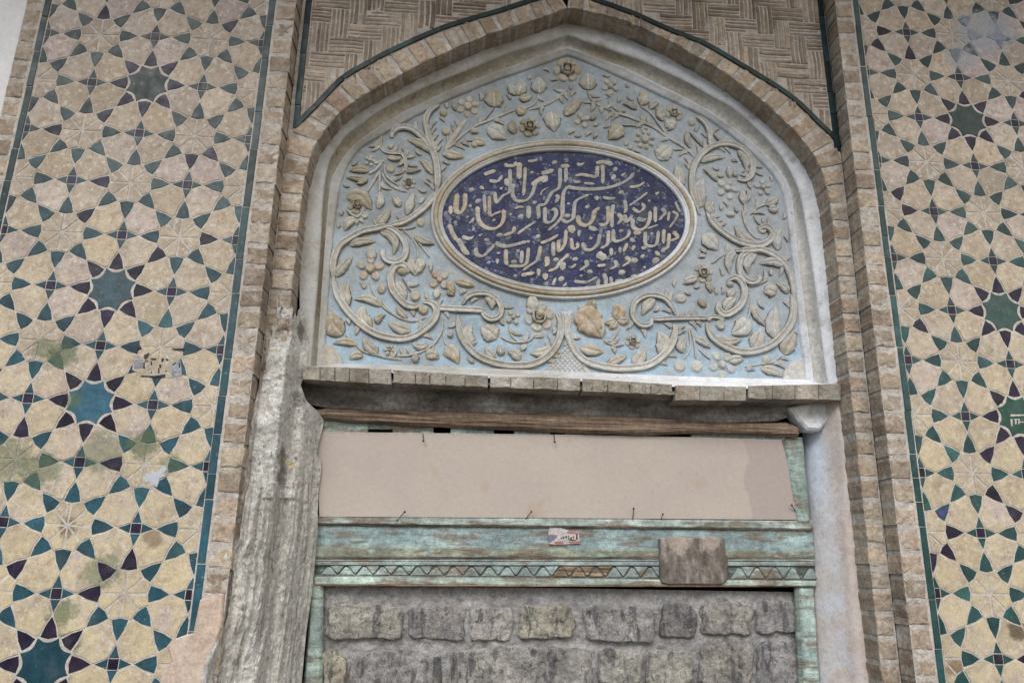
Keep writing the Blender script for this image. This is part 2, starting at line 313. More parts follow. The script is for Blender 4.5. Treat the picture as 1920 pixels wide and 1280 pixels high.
def smooth_path(pts, step=.003):
    if len(pts) == 2: dense = [(pts[0][0]+(pts[1][0]-pts[0][0])*t/8, pts[0][1]+(pts[1][1]-pts[0][1])*t/8) for t in range(9)]
    else:
        p = [(2*pts[0][0]-pts[1][0], 2*pts[0][1]-pts[1][1])]+list(pts)+[(2*pts[-1][0]-pts[-2][0], 2*pts[-1][1]-pts[-2][1])]
        dense = []
        for i in range(1, len(p)-2):
            for k in range(10):
                t = k/10
                dense.append(tuple(.5*((2*p[i][c])+(-p[i-1][c]+p[i+1][c])*t+(2*p[i-1][c]-5*p[i][c]+4*p[i+1][c]-p[i+2][c])*t*t+(-p[i-1][c]+3*p[i][c]-3*p[i+1][c]+p[i+2][c])*t**3) for c in (0, 1)))
        dense.append(tuple(pts[-1]))
    return resample(dense, step=step)
def resample(d, n=None, step=None):
    L_ = [0]
    for a_, b_ in zip(d, d[1:]): L_.append(L_[-1]+math.hypot(b_[0]-a_[0], b_[1]-a_[1]))
    if n is None: n = max(4, int(L_[-1]/step))
    xs = np.interp(np.linspace(0, L_[-1], n+1), L_, [q[0] for q in d]); zs = np.interp(np.linspace(0, L_[-1], n+1), L_, [q[1] for q in d])
    return list(zip(xs.tolist(), zs.tolist()))
def normals(p):
    out = []
    for i in range(len(p)):
        a_ = p[max(0, i-1)]; b_ = p[min(len(p)-1, i+1)]
        dx, dz = b_[0]-a_[0], b_[1]-a_[1]; l = math.hypot(dx, dz) or 1e-9
        out.append((-dz/l, dx/l))
    return out
def sweep(name, path, wf, prof, H, yb, m, parent, color=(1, 1, 1), label=None, hf=None):
    """raised band on the wall: prof = [(u, h)], half width wf(t), height H, base depth yb"""
    nr = normals(path); n = len(path); k = len(prof); V = []; Fc = []
    for i, (c, nn) in enumerate(zip(path, nr)):
        t = i/(n-1); w_ = wf(t); h_ = (hf(t) if hf else 1)*H
        for u, h in prof:
            V.append((c[0]+nn[0]*w_*u, yb+.0012-h*h_-(.0012 if h > .01 else 0), c[1]+nn[1]*w_*u))
    for i in range(n-1):
        for j in range(k-1):
            a_ = i*k+j; Fc.append((a_, a_+1, a_+k+1, a_+k))
    # the path normal may turn either way: face the viewer
    v0, v1, v2 = (np.array(V[q]) for q in Fc[len(Fc)//2][:3])
    if np.cross(v1-v0, v2-v0)[1] > 0: Fc = [f[::-1] for f in Fc]
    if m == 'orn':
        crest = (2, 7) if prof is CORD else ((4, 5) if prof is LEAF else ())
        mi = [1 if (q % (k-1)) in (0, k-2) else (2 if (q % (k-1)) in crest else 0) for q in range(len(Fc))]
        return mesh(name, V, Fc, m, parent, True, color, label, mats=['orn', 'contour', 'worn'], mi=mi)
    return mesh(name, V, Fc, m, parent, True, color, label)
CORD = [(-1, 0), (-.92, .5), (-.72, .9), (-.5, .98), (-.3, .72), (0, .62), (.3, .72), (.5, .98), (.72, .9), (.92, .5), (1, 0)]
ROUND = [(-1, 0), (-.9, .45), (-.6, .82), (-.25, .98), (0, 1), (.25, .98), (.6, .82), (.9, .45), (1, 0)]
FLAT = [(-1, 0), (-.94, .75), (-.8, .96), (0, 1), (.8, .96), (.94, .75), (1, 0)]
LEAF = [(-1, 0), (-.9, .5), (-.6, .85), (-.3, .92), (-.08, .78), (0, .62), (.08, .78), (.3, .92), (.6, .85), (.9, .5), (1, 0)]
def dome(name, c, rx, rz, rot, H, yb, m, parent, color=(1, 1, 1), dent=0., lob=0, n=16, nr=5, lobamp=.12):
    V = [(c[0], yb-H*(1-dent), c[1])]; Fc = []
    for r_ in range(1, nr+1):
        f = r_/nr
        for k in range(n):
            a_ = 2*math.pi*k/n
            ff = f*(1+lobamp*math.cos(lob*a_)) if lob else f
            x, z = rx*ff*math.cos(a_), rz*ff*math.sin(a_)
            h = math.sqrt(max(0, 1-f*f))
            if dent: h *= 1-dent*(1-f)**.5 if f < .6 else 1
            V.append((c[0]+x*math.cos(rot)-z*math.sin(rot), yb+.001-H*h, c[1]+x*math.sin(rot)+z*math.cos(rot)))
    for k in range(n): Fc.append((0, 1+k, 1+(k+1) % n))
    for r_ in range(nr-1):
        for k in range(n):
            a_ = 1+r_*n+k; b_ = 1+r_*n+(k+1) % n
            Fc.append((a_, a_+n, b_+n, b_))
    return mesh(name, V, Fc, m, parent, True, color)

# ================================================================== SETTING
YB = .07                       # depth of the recessed plane with the arch
X_OL, X_OR = -.612, 1.262      # where the outer brick columns turn into the recess
Z0, Z1 = 1.0, 3.72
def quadbox(V, Fc, x0, x1, y0, y1, z0, z1):
    b_ = len(V)
    V += [(x, y, z) for x in (x0, x1) for y in (y0, y1) for z in (z0, z1)]
    Fc += [tuple(b_+i for i in f) for f in ((0, 1, 3, 2), (4, 6, 7, 5), (0, 4, 5, 1), (2, 3, 7, 6), (0, 2, 6, 4), (1, 5, 7, 3))]
V, Fc = [], []
quadbox(V, Fc, -60, 60, -60, 60, -.3, 0)
mesh('ground', V, Fc, 'earth', kind='structure')
V, Fc = [], []
quadbox(V, Fc, -6, 6, .46, .9, 0, 5.5)
quadbox(V, Fc, 2.08, 6, .0, .46, 0, 5.5); quadbox(V, Fc, -1.47, 2.08, .01, .46, Z1+.002, 5.5); quadbox(V, Fc, -1.47, -.8, .03, .46, 0, Z0); quadbox(V, Fc, 1.4, 2.08, .03, .46, 0, Z0)
mesh('wall', V, Fc, 'void', kind='structure', mats=['pink', 'void'], mi=[1]*6+[0]*24)

V, Fc = [], []
quadbox(V, Fc, -6, 6, -1.7, .9, 4.6, 4.75)
mesh('added_shade_roof', V, Fc, 'whitewall', kind='structure')  # unseen overhang added to dim the upper facade

def wl(u, v):
    x = -2.6+(2.6-1.478)*u; z = 5.0*v
    return (x, .022+.004*fbm(x, 0, z, 3, 2.5), z)
o = grid('limewashed_wall', wl, 30, 70, 'whitewall')
o['label'] = 'smooth bluish white limewashed wall at the far left edge'; o['category'] = 'wall'

# ================================================================== TILE PANELS
A_ = .17; AR = .1713
def tile_panel(label, bx0, bx1, xo, zo, irange, jrange, kinds, warp, navy_spots, strips, tone):
    t = empty('tile_panel', label, 'tile panel', ((bx0+bx1)/2, 0, Z0), group='star tile panels beside the arch')
    q = [(bx0+.0015, Z0), (bx1-.0015, Z0), (bx1-.0015, Z1), (bx0+.0015, Z1)]
    def gr(u, v):
        x = bx0-.03+(bx1-bx0+.06)*u; z = Z0+(Z1-Z0)*v
        return (x, .0001+.0003*fbm(x, 1, z, 3, 25), z)
    grid('grout', gr, 34, 110, 'grout', t)
    wi = {}
    for (i, j), (px, py) in warp.items():
        X, Zz = P(px, py, 0); wi[(i, j)] = (X-(xo+A_*i), Zz-(zo-AR*j))
    def node_off(i, j):
        s = sx = sz = 0
        for (a_, b_), (dx, dz) in wi.items():
            d2 = (a_-i)**2+(b_-j)**2; w_ = math.exp(-d2/.5)+1e-5
            s += w_; sx += w_*dx; sz += w_*dz
        return sx/(s+.02)*.9, sz/(s+.02)*.9
    def W(u, v):       # lattice coordinates -> facade, following the unevenness of the real panel
        dx, dz = node_off(u, v); return (xo+A_*u+dx, zo-AR*v+dz)
    def put(name, poly, m, gap=.0017, color=(1, 1, 1), label=None, tilt=.012):
        pw = ccw([W(*p_) for p_ in poly]); pw = inset(pw, gap); pw = clip(pw, q)
        if len(pw) < 3 or abs(area(pw)) < 1.2e-5: return None
        if min(p_[1] for p_ in pw) < Z0+.001 or max(p_[1] for p_ in pw) > Z1: return None
        k = tone(sum(p_[1] for p_ in pw)/len(pw)) if m == 'teal' else (1, 1, 1)
        col = tuple(a_*b_ for a_, b_ in zip(color, k))
        return prism(name, pw, -.0012+rnd.uniform(-.0004, .0004), .004, m, t, .0011, col, label, tilt)
    pol = lambda c, r_, d: (c[0]+r_*math.cos(math.radians(d)), c[1]-r_*math.sin(math.radians(d)))
    for j in jrange:
        for i in irange:
            c = (i, j)
            if (i+j) % 2 == 0:
                star = (i, j) in kinds
                for k in range(8):
                    d = 45*k; jit = lambda s=.006: rnd.uniform(-s, s)
                    ap = .700+jit(.012)
                    pet = [pol(c, .350, d+0), pol(c, .368, d-9), pol(c, .40, d-19+jit(1)), pol(c, .55, d-8.6), pol(c, ap, d), pol(c, .55, d+8.6), pol(c, .40, d+19+jit(1)), pol(c, .368, d+9)]
                    if not star: pet = [pol(c, .345, d), pol(c, .395, d-19.5), pol(c, .55, d-8.8), pol(c, ap, d), pol(c, .55, d+8.8), pol(c, .395, d+19.5)]
                    isn = star or (i, j, k) in navy_spots or rnd.random() < .03
                    # weathering paled some glazes
                    cc = rnd.choice([(1, 1, 1)]*5+[(1.5, 1.35, 1.25), (.8, .85, .85)])
                    put('petal_tile', pet, 'navy' if isn else 'teal', .0013, cc)
                    if not star:
                        kk = rnd.uniform(.82, 1.0); col = (kk, kk*.96, kk*.93)
                        put('sector_tile', [pol(c, .018, d+22.5), pol(c, .345, d+1.5), pol(c, .385, d+15.5), pol(c, .43, d+22.5), pol(c, .385, d+29.5), pol(c, .345, d+43.5)], 'cream', .0018, col)
                if star:
                    pts = []
                    for k in range(8):
                        d = 45*k
                        pts += [pol(c, .325, d), pol(c, .335, d+8), pol(c, .362, d+14), pol(c, .43, d+22.5), pol(c, .362, d+31), pol(c, .335, d+37)]
                    put('star_tile', pts, 'teal', .0028, kinds[(i, j)], tilt=.004)
            else:
                s = .082
                put('square_tile', [(i-s, j-s), (i+s, j-s), (i+s, j+s), (i-s, j+s)], 'navy', .0012, rnd.choice([(1, 1, 1), (1.1, 1.05, 1.3), (.7, .7, .7)]))
                for k in range(4):
                    a_ = math.pi/2*k; ca, sa = math.cos(a_), math.sin(a_)
                    R_ = lambda x, y: (i+x*ca-y*sa, j+x*sa+y*ca)
                    put('point_tile', [R_(s, -s), R_(.275, 0), R_(s, s)], 'teal', .0008)
                    # one large cream tile in each quarter around the cross
                    def R45(x, y): return (i+x*ca-y*sa, j+x*sa+y*ca)
                    poly = []
                    # rosette centres seen from the cross: (1,0) and (0,1)
                    half = [(s, s), (.25, .012), (.335, .012), pol((1, 0), .41, 180-18.2), pol((1, 0), .435, 180-22.5), pol((1, 0), .41, 180-26.8)]
                    # pol flips v; write it in plain axes instead
                    half = [(s, s), (.265, .010), (.315, .010)] + [(1-r_*math.cos(math.radians(g)), r_*math.sin(math.radians(g))) for r_, g in ((.55, 9.6), (.405, 20.5), (.437, 22.5), (.405, 24.5), (.55, 35.4), (.69, 44.2))]
                    other = [(b_, a__) for a__, b_ in half[1:]][::-1]
                    poly = [R45(*h_) for h_ in half]+[R45(*h_) for h_ in other]
                    put('cream_tile', poly, 'cream', .0013, (lambda k_, h_: (k_, k_*(1-abs(h_)*.3-.02), k_*(.98-h_)))(rnd.uniform(.84, 1.1), rnd.uniform(-.12, .17)))
    for (x0, x1) in strips:
        z = Z1
        while z > Z0+.02:
            h_ = rnd.choice([.07, .11, .13, .17, .2]); zb = max(Z0, z-h_)
            dx = .0015*math.sin(z*9)
            prism('border_tile', [(x0+dx, zb+.0012), (x1+dx, zb+.0012), (x1+dx, z-.0012), (x0+dx, z-.0012)], -.002, .004, 'teal', t, .001,
                  tuple(a_*b_ for a_, b_ in zip(tone(z), rnd.choice([(.8, .95, .92), (1, 1, 1), (.7, .8, .8), (1.1, 1.1, 1.15)]))), tilt=.02)
            z = zb
    return t
def tone_l(z):        # the glazes are greyer above, bluer below
    f = min(1, max(0, (2.9-z)/1.0)); return (1.25-.55*f, .95+.25*f, .88+.62*f)
def tone_r(z):
    f = min(1, max(0, (2.9-z)/1.0)); return (1.05-.35*f, .95+.22*f, .88+.20*f)
warpL = {(0,0):(277,156),(-1,-1):(187,67),(1,-1):(394,74),(0,-1):(291,67),(-1,0):(173,155),(1,0):(380,162),(0,1):(262,250),(-1,1):(153,247),(1,1):(364,259),(0,2):(245,344),(-1,2):(133,337),(1,2):(352,345),(0,3):(230,441),(-1,3):(116,436),(1,3):(336,447),(0,4):(211,544),(-1,4):(94,534),(1,4):(323,547),(0,5):(187,650),(-1,5):(77,637),(1,5):(302,653),(0,6):(169,753),(-1,6):(52,745),(1,6):(286,759),(0,7):(148,866),(-1,7):(32,860),(1,7):(274,871),(-1,8):(6,976),(0,8):(124,984),(1,8):(257,991),(0,9):(105,1113),(1,9):(234,1111),(0,10):(81,1246),(1,10):(212,1244)}
warpR = {(0,0):(1814,225),(0,-2):(1783,62),(0,-1):(1797,145),(-1,-1):(1712,141),(1,-1):(1891,153),(-1,-2):(1700,61),(-1,0):(1722,219),(1,0):(1903,231),(0,1):(1828,312),(-1,1):(1737,303),(-1,2):(1750,398),(-1,3):(1769,484),(0,3):(1862,489),(0,4):(1878,584),(-1,4):(1786,583),(0,5):(1895,684),(-1,5):(1800,675),(0,6):(1906,778),(-1,6):(1811,781),(-1,7):(1821,888),(-1,8):(1839,999),(-1,9):(1854,1113),(-1,10):(1871,1235),(-2,3):(1675,483),(-2,5):(1703,675),(-2,7):(1729,886),(-2,9):(1757,1111)}
tile_panel('star and cross tile panel left of the arch, mossy green stains near its foot', -1.395, -.703, -1.0497, 3.0188, range(-3, 4), range(-5, 13),
           {(0,0):(.72,.62,.62), (0,4):(1.8,1.3,1.3), (0,6):(1.5,1.5,1.65), (0,10):(.8,.95,1.0)}, warpL,
           {(1,1,6),(1,3,0),(1,1,7),(-1,1,1),(-1,1,4),(-1,-1,2),(1,-1,1),(0,2,4),(-1,3,1),(1,7,4),(1,9,3),(1,9,4),(1,9,2)}, [(-.7015, -.680), (-1.416, -1.3965)], tone_l)
tile_panel('tall star and cross tile panel right of the arch, pale smoky stain near its top', 1.350, 2.06, 1.6887, 3.0570, range(-3, 4), range(-4, 13),
           {(0,0):(.85,.8,.75), (0,4):(1.4,1.1,.95), (0,6):(1.0,1.0,.75), (0,10):(1,1,1)}, warpR,
           {(-2,-2,7),(-2,-2,0),(-2,2,1),(-2,2,0),(-2,8,0),(-2,8,7),(-2,4,7),(-1,-1,2),(0,8,3)}, [(1.329, 1.3485)], tone_r)

# ================================================================== OUTER BRICK COLUMNS
def brick_column(label, x0, x1, y0, y1, z0, z1, course, side, zoff=0., wob=.003, group=None):
    t = empty('brick_column', label, 'brick column', ((x0+x1)/2, y0, z0), group=group)
    def g(u, v):
        return (x0+.002+(x1-x0-.004)*u, y0+.0026+.0012*fbm(x0+u*.07, 2, z0+v*(z1-z0), 3, 50), z0+(z1-z0)*v)
    grid('mortar', g, 4, 200, 'mortar', t)
    xs = x1-.004 if side > 0 else x0+.004
    def g2(u, v):
        y = y0+.004+(y1-y0)*(u if side > 0 else 1-u)
        return (xs+.0012*fbm(7, y, z0+v*(z1-z0), 3, 50), y, z0+(z1-z0)*v)
    grid('mortar', g2, 4, 200, 'mortar', t)
    z = z0+zoff
    while z+course < z1:
        h_ = course-.014+rnd.uniform(-.003, .003); dx0 = rnd.uniform(-wob, wob); dx1 = rnd.uniform(-wob, wob)
        a0 = x0+(.003 if side > 0 else 0)+abs(dx0); a1 = x1-(.003 if side < 0 else 0)+dx1*.6
        tint = rnd.choice([(1, 1, 1), (1.05, 1.02, .96), (1.1, 1.07, 1.0), (.92, .88, .86), (1.0, .93, .89), (.9, .87, .84)])
        rough_brick('brick', [(a0, z+rnd.uniform(-.001, .001)), (a1, z+rnd.uniform(-.001, .001)), (a1, z+h_), (a0, z+h_)], y0+rnd.uniform(-.0015, .0025), y1, 'brick', t, tint)
        z += course
    return t
brick_column('slim buff brick column between the left tile panel and the arch recess', -.678, X_OL, -.002, YB, Z0, Z1, .0672, 1, .012)
brick_column('slim buff brick column between the arch recess and the right tile panel', X_OR, 1.327, -.002, YB, Z0, Z1, .0672, -1, .030)
brick_column('narrow edging of pale bricks along the outer side of the left tile panel', -1.476, -1.418, -.001, .05, Z0, Z1, .0672, -1, .0)

# ================================================================== ARCH RING
icL = PL([(627.5,222),(647,202),(675,184),(709,163),(774,128),(841,96),(909,67.5),(976,46),(1038,25),(1064,15)], YB)
icR = PL([(1064,15),(1120,24),(1184.6,44),(1256,77),(1302,103),(1336,122),(1374,147),(1402,168),(1431,191),(1460,217),(1488,243),(1510,270)], YB)
xl_in, xr_in = P(556, 460, YB)[0], 1.206
print('xl_in', xl_in, icL[0], icR[-1])
icL = [(xl_in, Z0), (xl_in, 1.6), (xl_in, 2.2), P(559, 441, YB), (P(568, 359, YB)), (P(577, 312, YB)), P(597, 262, YB)]+icL
icR = icR+[P(1532, 300, YB), P(1548, 345, YB), (xr_in-.001, P(1560, 400, YB)[1]), (xr_in, 2.3), (xr_in, 1.7), (xr_in, Z0)]
tcL = PL([(556,237),(565.6,225),(596.5,194),(644,146),(686.5,121),(723,101),(785,72),(830,53),(864,42),(911,28),(940,20),(979,7),(1021,-6),(1066,-20)], YB)
tcR = PL([(1066,-20),(1113,-1),(1153,13),(1195,29),(1255,56),(1299,73),(1326,84.5),(1401,129),(1452,160),(1492.6,189),(1534,229),(1564,258),(1576,275)], YB)
icL, icR = smooth_path(icL, .008), smooth_path(icR, .008)
tcL, tcR = smooth_path(tcL, .008), smooth_path(tcR, .008)
tc = tcL[:-1]+tcR
TX = [p_[0] for p_ in tc]; TZ = [p_[1] for p_ in tc]
tcz = lambda x: float(np.interp(x, TX, TZ))
def offs(path, d):
    return [(p_[0]+n_[0]*d, p_[1]+n_[1]*d) for p_, n_ in zip(path, normals(path))]
ocL = [(X_OL+.003, Z0), (X_OL+.003, tcL[0][1]-.03)]+offs(tcL, -.012)
ocR = offs(tcR, -.012)+[(X_OR-.003, tcR[-1][1]-.03), (X_OR-.003, Z0)]
OC = ocL+ocR
def hit(p_, d, poly, mx=.16):
    best = mx
    for a_, b_ in zip(poly, poly[1:]):
        ex, ez = b_[0]-a_[0], b_[1]-a_[1]; det = d[0]*(-ez)+d[1]*ex
        if abs(det) < 1e-12: continue
        rx, rz = a_[0]-p_[0], a_[1]-p_[1]
        s = (rx*(-ez)+rz*ex)/det; u = (d[0]*rz-d[1]*rx)/det
        if 0 <= u <= 1 and .01 < s < best: best = s
    return (p_[0]+d[0]*best, p_[1]+d[1]*best)
arch = empty('brick_arch', 'pointed brick arch with its brick jambs framing the blue stucco tympanum', 'brick arch', (.3, YB, Z0))
for path in (icL, icR):
    n = len(path); L_ = sum(math.hypot(b_[0]-a_[0], b_[1]-a_[1]) for a_, b_ in zip(path, path[1:]))
    nb = round(L_/.0655); rs = resample(path, nb*8); nr = normals(rs)
    nr = [tuple(np.mean([nr[max(0, min(len(nr)-1, i+k))] for k in range(-6, 7)], axis=0)) for i in range(len(nr))]
    outer = [hit(rs[i], nr[i], OC) for i in range(len(rs))]
    # mortar ring (face and soffit)
    V = []; Fc = []
    for i in range(len(rs)):
        a_, o_ = rs[i], outer[i]; e1 = nr[i]
        ji = .001*fbm(a_[0], 0, a_[1], 2, 60)
        V += [(o_[0]+e1[0]*.004, YB+.002, o_[1]+e1[1]*.004), (a_[0]+e1[0]*.002, YB+.0018+ji, a_[1]+e1[1]*.002), (a_[0]+e1[0]*.002, .165, a_[1]+e1[1]*.002)]
    for i in range(len(rs)-1):
        Fc += [(3*i, 3*i+1, 3*i+4, 3*i+3), (3*i+1, 3*i+2, 3*i+5, 3*i+4)]
    mesh('mortar', V, Fc, 'mortar', arch, False)
    for k in range(nb):
        i0, i1 = 8*k+1, 8*k+7
        if rnd.random() < .2: i1 -= 0
        g_ = .0015
        poly = [rs[i0], outer[i0], outer[i1], rs[i1]]
        poly = [(p_[0]+rnd.uniform(-g_, g_), p_[1]+rnd.uniform(-g_, g_)) for p_ in poly]
        tint = rnd.choice([(1, 1, 1), (1.0, .94, .88), (1.0, .90, .83), (.9, .85, .80), (1.06, 1.02, .95), (.85, .79, .74)])
        rough_brick('brick', poly, YB-.001+rnd.uniform(-.002, .001), .158, 'brick', arch, tint, .0042, .0018)

# ================================================================== SPANDRELS
xsL = (P(568, 109, YB)[0]+P(559, 203, YB)[0])/2; xsR = (P(1545, 81, YB)[0]+P(1567, 234, YB)[0])/2
print('spandrel strips', xsL, xsR)
apx = P(1066, 0, YB)[0]
def spandrel(label, sgn, xs, anchor):
    t = empty('spandrel_panel', label, 'brick panel', (xs, YB, 3.0), group='spandrel panels above the arch')
    xe = X_OL if sgn < 0 else X_OR
    lo, hi = (xe, apx) if sgn < 0 else (apx, xe)
    def g(u, v):
        x = lo+(hi-lo)*u; zb = tcz(x)-.012 if TX[0] < x < TX[-1] else 2.9
        z = zb+(Z1-zb)*v
        return (x, YB+.0012+.0010*fbm(x, 3, z, 3, 40), z)
    grid('mortar', g, 60, 60, 'mortar', t)
    c = .0592
    inner = (xs+.0115, apx) if sgn < 0 else (apx, xs-.0115)
    q = [(inner[0], 2.7), (inner[1]-.0005, 2.7), (inner[1]-.0005, Z1), (inner[0], Z1)]
    ax, az = anchor
    for i in range(-16, 17):
        for j in range(-12, 12):
            k = (i-j) % 4 if sgn < 0 else (i+j) % 4
            if k == 0: x0, z0, w_, h_ = ax+i*c, az+j*c, 2*c, c; horiz = True
            elif k == 2: x0, z0, w_, h_ = ax+i*c, az+(j-1 if sgn < 0 else j)*c, c, 2*c; horiz = False
            else: continue
            ns = rnd.choice([4, 4, 4, 3]); cuts = [0]+sorted((s+1+rnd.uniform(-.12, .12))/ns for s in range(ns-1))+[1]
            bw = rnd.uniform(-.0034, .0034)
            tint0 = rnd.uniform(.85, 1.12)
            for a_, b_ in zip(cuts, cuts[1:]):
                g1 = .0019; pts = []
                nseg = 4
                lowe = [(s/nseg, a_) for s in range(nseg+1)]; upe = [(s/nseg, b_) for s in range(nseg, -1, -1)]
                cx = x0+w_*(.5 if horiz else (a_+b_)/2); cz = z0+h_*((a_+b_)/2 if horiz else .5)
                if cz < tcz(cx)+.004 or cz > Z1 or not (inner[0]-.05 < cx < inner[1]+.05): continue
                for (s, r_) in lowe+upe:
                    sg = 1 if r_ == a_ else -1
                    bow = bw*(1-(2*s-1)**2)+rnd.uniform(-.0006, .0006)
                    gl = .0016 if s == 0 else (-.0016 if s == 1 else 0)
                    if horiz: pts.append((x0+w_*s+gl, z0+h_*r_+sg*g1+bow))
                    else: pts.append((x0+w_*r_+sg*g1+bow, z0+h_*s+gl))
                pw = clip(ccw(pts), q)
                if len(pw) < 3 or abs(area(pw)) < 6e-5: continue
                prism('thin_brick', pw, YB-.001+rnd.uniform(-.0015, .002), YB+.008, 'herring', t, .0022, (tint0*rnd.uniform(.72, 1.15),)*3, tilt=.02, bdep=.0022)
    # glazed strips
    z = Z1; zend = P(550, 240, YB)[1] if sgn < 0 else P(1577, 284, YB)[1]
    while z > zend+.01:
        zb = max(zend, z-rnd.choice([.09, .12, .16, .2])); k = .002*math.sin(z*5)
        prism('border_tile', [(xs-.010+k, zb+.001), (xs+.010+k, zb+.001), (xs+.010+k, z-.001), (xs-.010+k, z-.001)], YB-.0035, YB+.006, 'dark', t, .001, rnd.choice([(1, 1, 1), (1.4, 1.3, 1.4), (.8, .8, .8)]), tilt=.02); z = zb
    path = tcL if sgn < 0 else tcR
    i = 0; nr = normals(path)
    while i < len(path)-3:
        k = rnd.choice([9, 12, 14, 17]); j = min(len(path)-1, i+k)
        if len(path)-1-j < 4: j = len(path)-1
        up = [(path[m_][0]+nr[m_][0]*.0105, path[m_][1]+nr[m_][1]*.0105) for m_ in range(i, j+1, 3)]+[(path[j][0]+nr[j][0]*.0105, path[j][1]+nr[j][1]*.0105)]
        dn = [(path[m_][0]-nr[m_][0]*.0095, path[m_][1]-nr[m_][1]*.0095) for m_ in range(i, j+1, 3)]+[(path[j][0]-nr[j][0]*.0095, path[j][1]-nr[j][1]*.0095)]
        poly = inset(ccw(dn+up[::-1]), .0009)
        prism('border_tile', poly, YB-.0045, YB+.006, 'dark', t, .001, rnd.choice([(1, 1, 1), (1.3, 1.3, 1.3), (.8, .8, .8)]), tilt=.015)
        i = j
    return t
spandrel('herringbone brick panel edged with dark green tiles, left of the arch point', -1, xsL, P(720, 22, YB))
spandrel('herringbone brick panel edged with dark green tiles, right of the arch point', 1, xsR, P(1328, 31, YB))

# ================================================================== TYMPANUM
YG = .200
tym = empty('stucco_tympanum', 'pale blue carved stucco tympanum with scrolls and flowers around an oval inscription', 'stucco relief', (.3, YG, 2.2))
L0 = [(565,703),(569,600),(572,459),(579,370),(588,305),(604,280),(629,245),(675,200),(715,176),(779,146),(841,119),(897,93),(954,73),(1010,59),(1066,46),(1107,57),(1164.6,74.5),(1205,93),(1239,106),(1293.5,132),(1336,157),(1377,186),(1422,215),(1460,248),(1491,276),(1517,315),(1532,350),(1540,420),(1547,504),(1563,635),(1580,736)]
L1 = [(582,702),(587,637),(599,488),(606,370),(615,309),(629,281),(650,252),(681,229),(706,210),(780,170),(830,149),(880,129),(954,99),(1006,84),(1065,66),(1122,85),(1160,98),(1197,111),(1265,142),(1296,157),(1327,175),(1377,204),(1430,250),(1466,293),(1488,330),(1503,373),(1525,504),(1542,635),(1555,734)]
L2 = [(593,702),(599,607),(607,488),(616,370),(620,340),(629,319),(646,292),(662.5,272.5),(704,242),(741,218),(779,199),(846,167.5),(905,144),(965,122.5),(1027,101),(1062,90),(1085,96),(1122,110),(1166,126),(1209,146),(1265,174),(1302,192.5),(1340,216),(1377,242),(1416,272),(1455,312),(1479,350),(1488,395),(1499,504),(1516,635),(1528,731)]
L3 = [(606,700),(613,607),(619,518),(627,429),(636,362),(647,325),(659,300),(681,276),(711,257),(756,232),(787,215),(836,191),(900,164),(942,147.5),(972,138),(1022,120),(1064,105),(1095,116),(1147,139),(1209,166),(1252,187),(1311,215),(1340,232),(1377,260),(1416,294),(1447,327),(1466,362),(1474,400),(1482,462),(1489,520),(1497,610),(1505,672),(1510,728)]
def two(Lx, y, n):
    k = min(range(len(Lx)), key=lambda i: Lx[i][1])
    return resample(smooth_path(PL(Lx[:k+1], y), .004), n)[:-1]+resample(smooth_path(PL(Lx[k:], y), .004), n)
NN = 130
c0, c1, c2, c3 = two(L0, .15, NN), two(L1, .152, NN), two(L2, .176, NN), two(L3, YG-.002, NN)
def loft(name, rows, m, parent, ns=1, amp=.0015, sc=18, closed=False):
    """rows: list of (curve, y); surface through them"""
    V = []; Fc = []; n = len(rows[0][0])
    for c, y in rows:
        for p_ in c: V.append((p_[0], y+amp*fbm(p_[0], y*3, p_[1], 4, sc), p_[1]))
    for r_ in range(len(rows)-1):
        for i in range(n-1 if not closed else n):
            j = (i+1) % n; a_ = r_*n+i; b_ = r_*n+j; Fc.append((a_, b_, b_+n, a_+n))
    v = [np.array(V[q]) for q in Fc[len(Fc)//3][:3]]
    if np.cross(v[1]-v[0], v[2]-v[0])[1] > 0: Fc = [f[::-1] for f in Fc]
    return mesh(name, V, Fc, m, parent, True)
lerp = lambda a_, b_, t: [(p_[0]+(q_[0]-p_[0])*t, p_[1]+(q_[1]-p_[1])*t) for p_, q_ in zip(a_, b_)]
ext = lerp(c0, c1, -.35)
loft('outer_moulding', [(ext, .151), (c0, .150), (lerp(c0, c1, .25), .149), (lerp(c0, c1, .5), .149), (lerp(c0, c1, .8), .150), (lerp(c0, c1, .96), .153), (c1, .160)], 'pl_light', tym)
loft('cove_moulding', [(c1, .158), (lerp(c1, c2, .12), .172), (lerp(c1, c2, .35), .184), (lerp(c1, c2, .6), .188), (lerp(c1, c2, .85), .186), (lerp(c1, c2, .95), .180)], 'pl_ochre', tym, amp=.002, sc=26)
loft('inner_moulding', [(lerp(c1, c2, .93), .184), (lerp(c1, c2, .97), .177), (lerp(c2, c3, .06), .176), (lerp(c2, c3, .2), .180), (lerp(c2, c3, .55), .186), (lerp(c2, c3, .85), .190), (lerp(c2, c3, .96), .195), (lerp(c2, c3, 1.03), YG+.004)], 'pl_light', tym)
arr = np.array(c2)
def inside(x, z, poly=c1):
    r_ = False; n = len(poly)
    for i in range(n):
        x1, z1 = poly[i]; x2, z2 = poly[i-1]
        if (z1 > z) != (z2 > z) and x < (x2-x1)*(z-z1)/(z2-z1)+x1: r_ = not r_
    return r_
gx0, gx1, gz0, gz1 = -.53, 1.17, 2.17, 3.5
crs = c1[::6]+[(1.16, 2.16), (-.52, 2.16)]
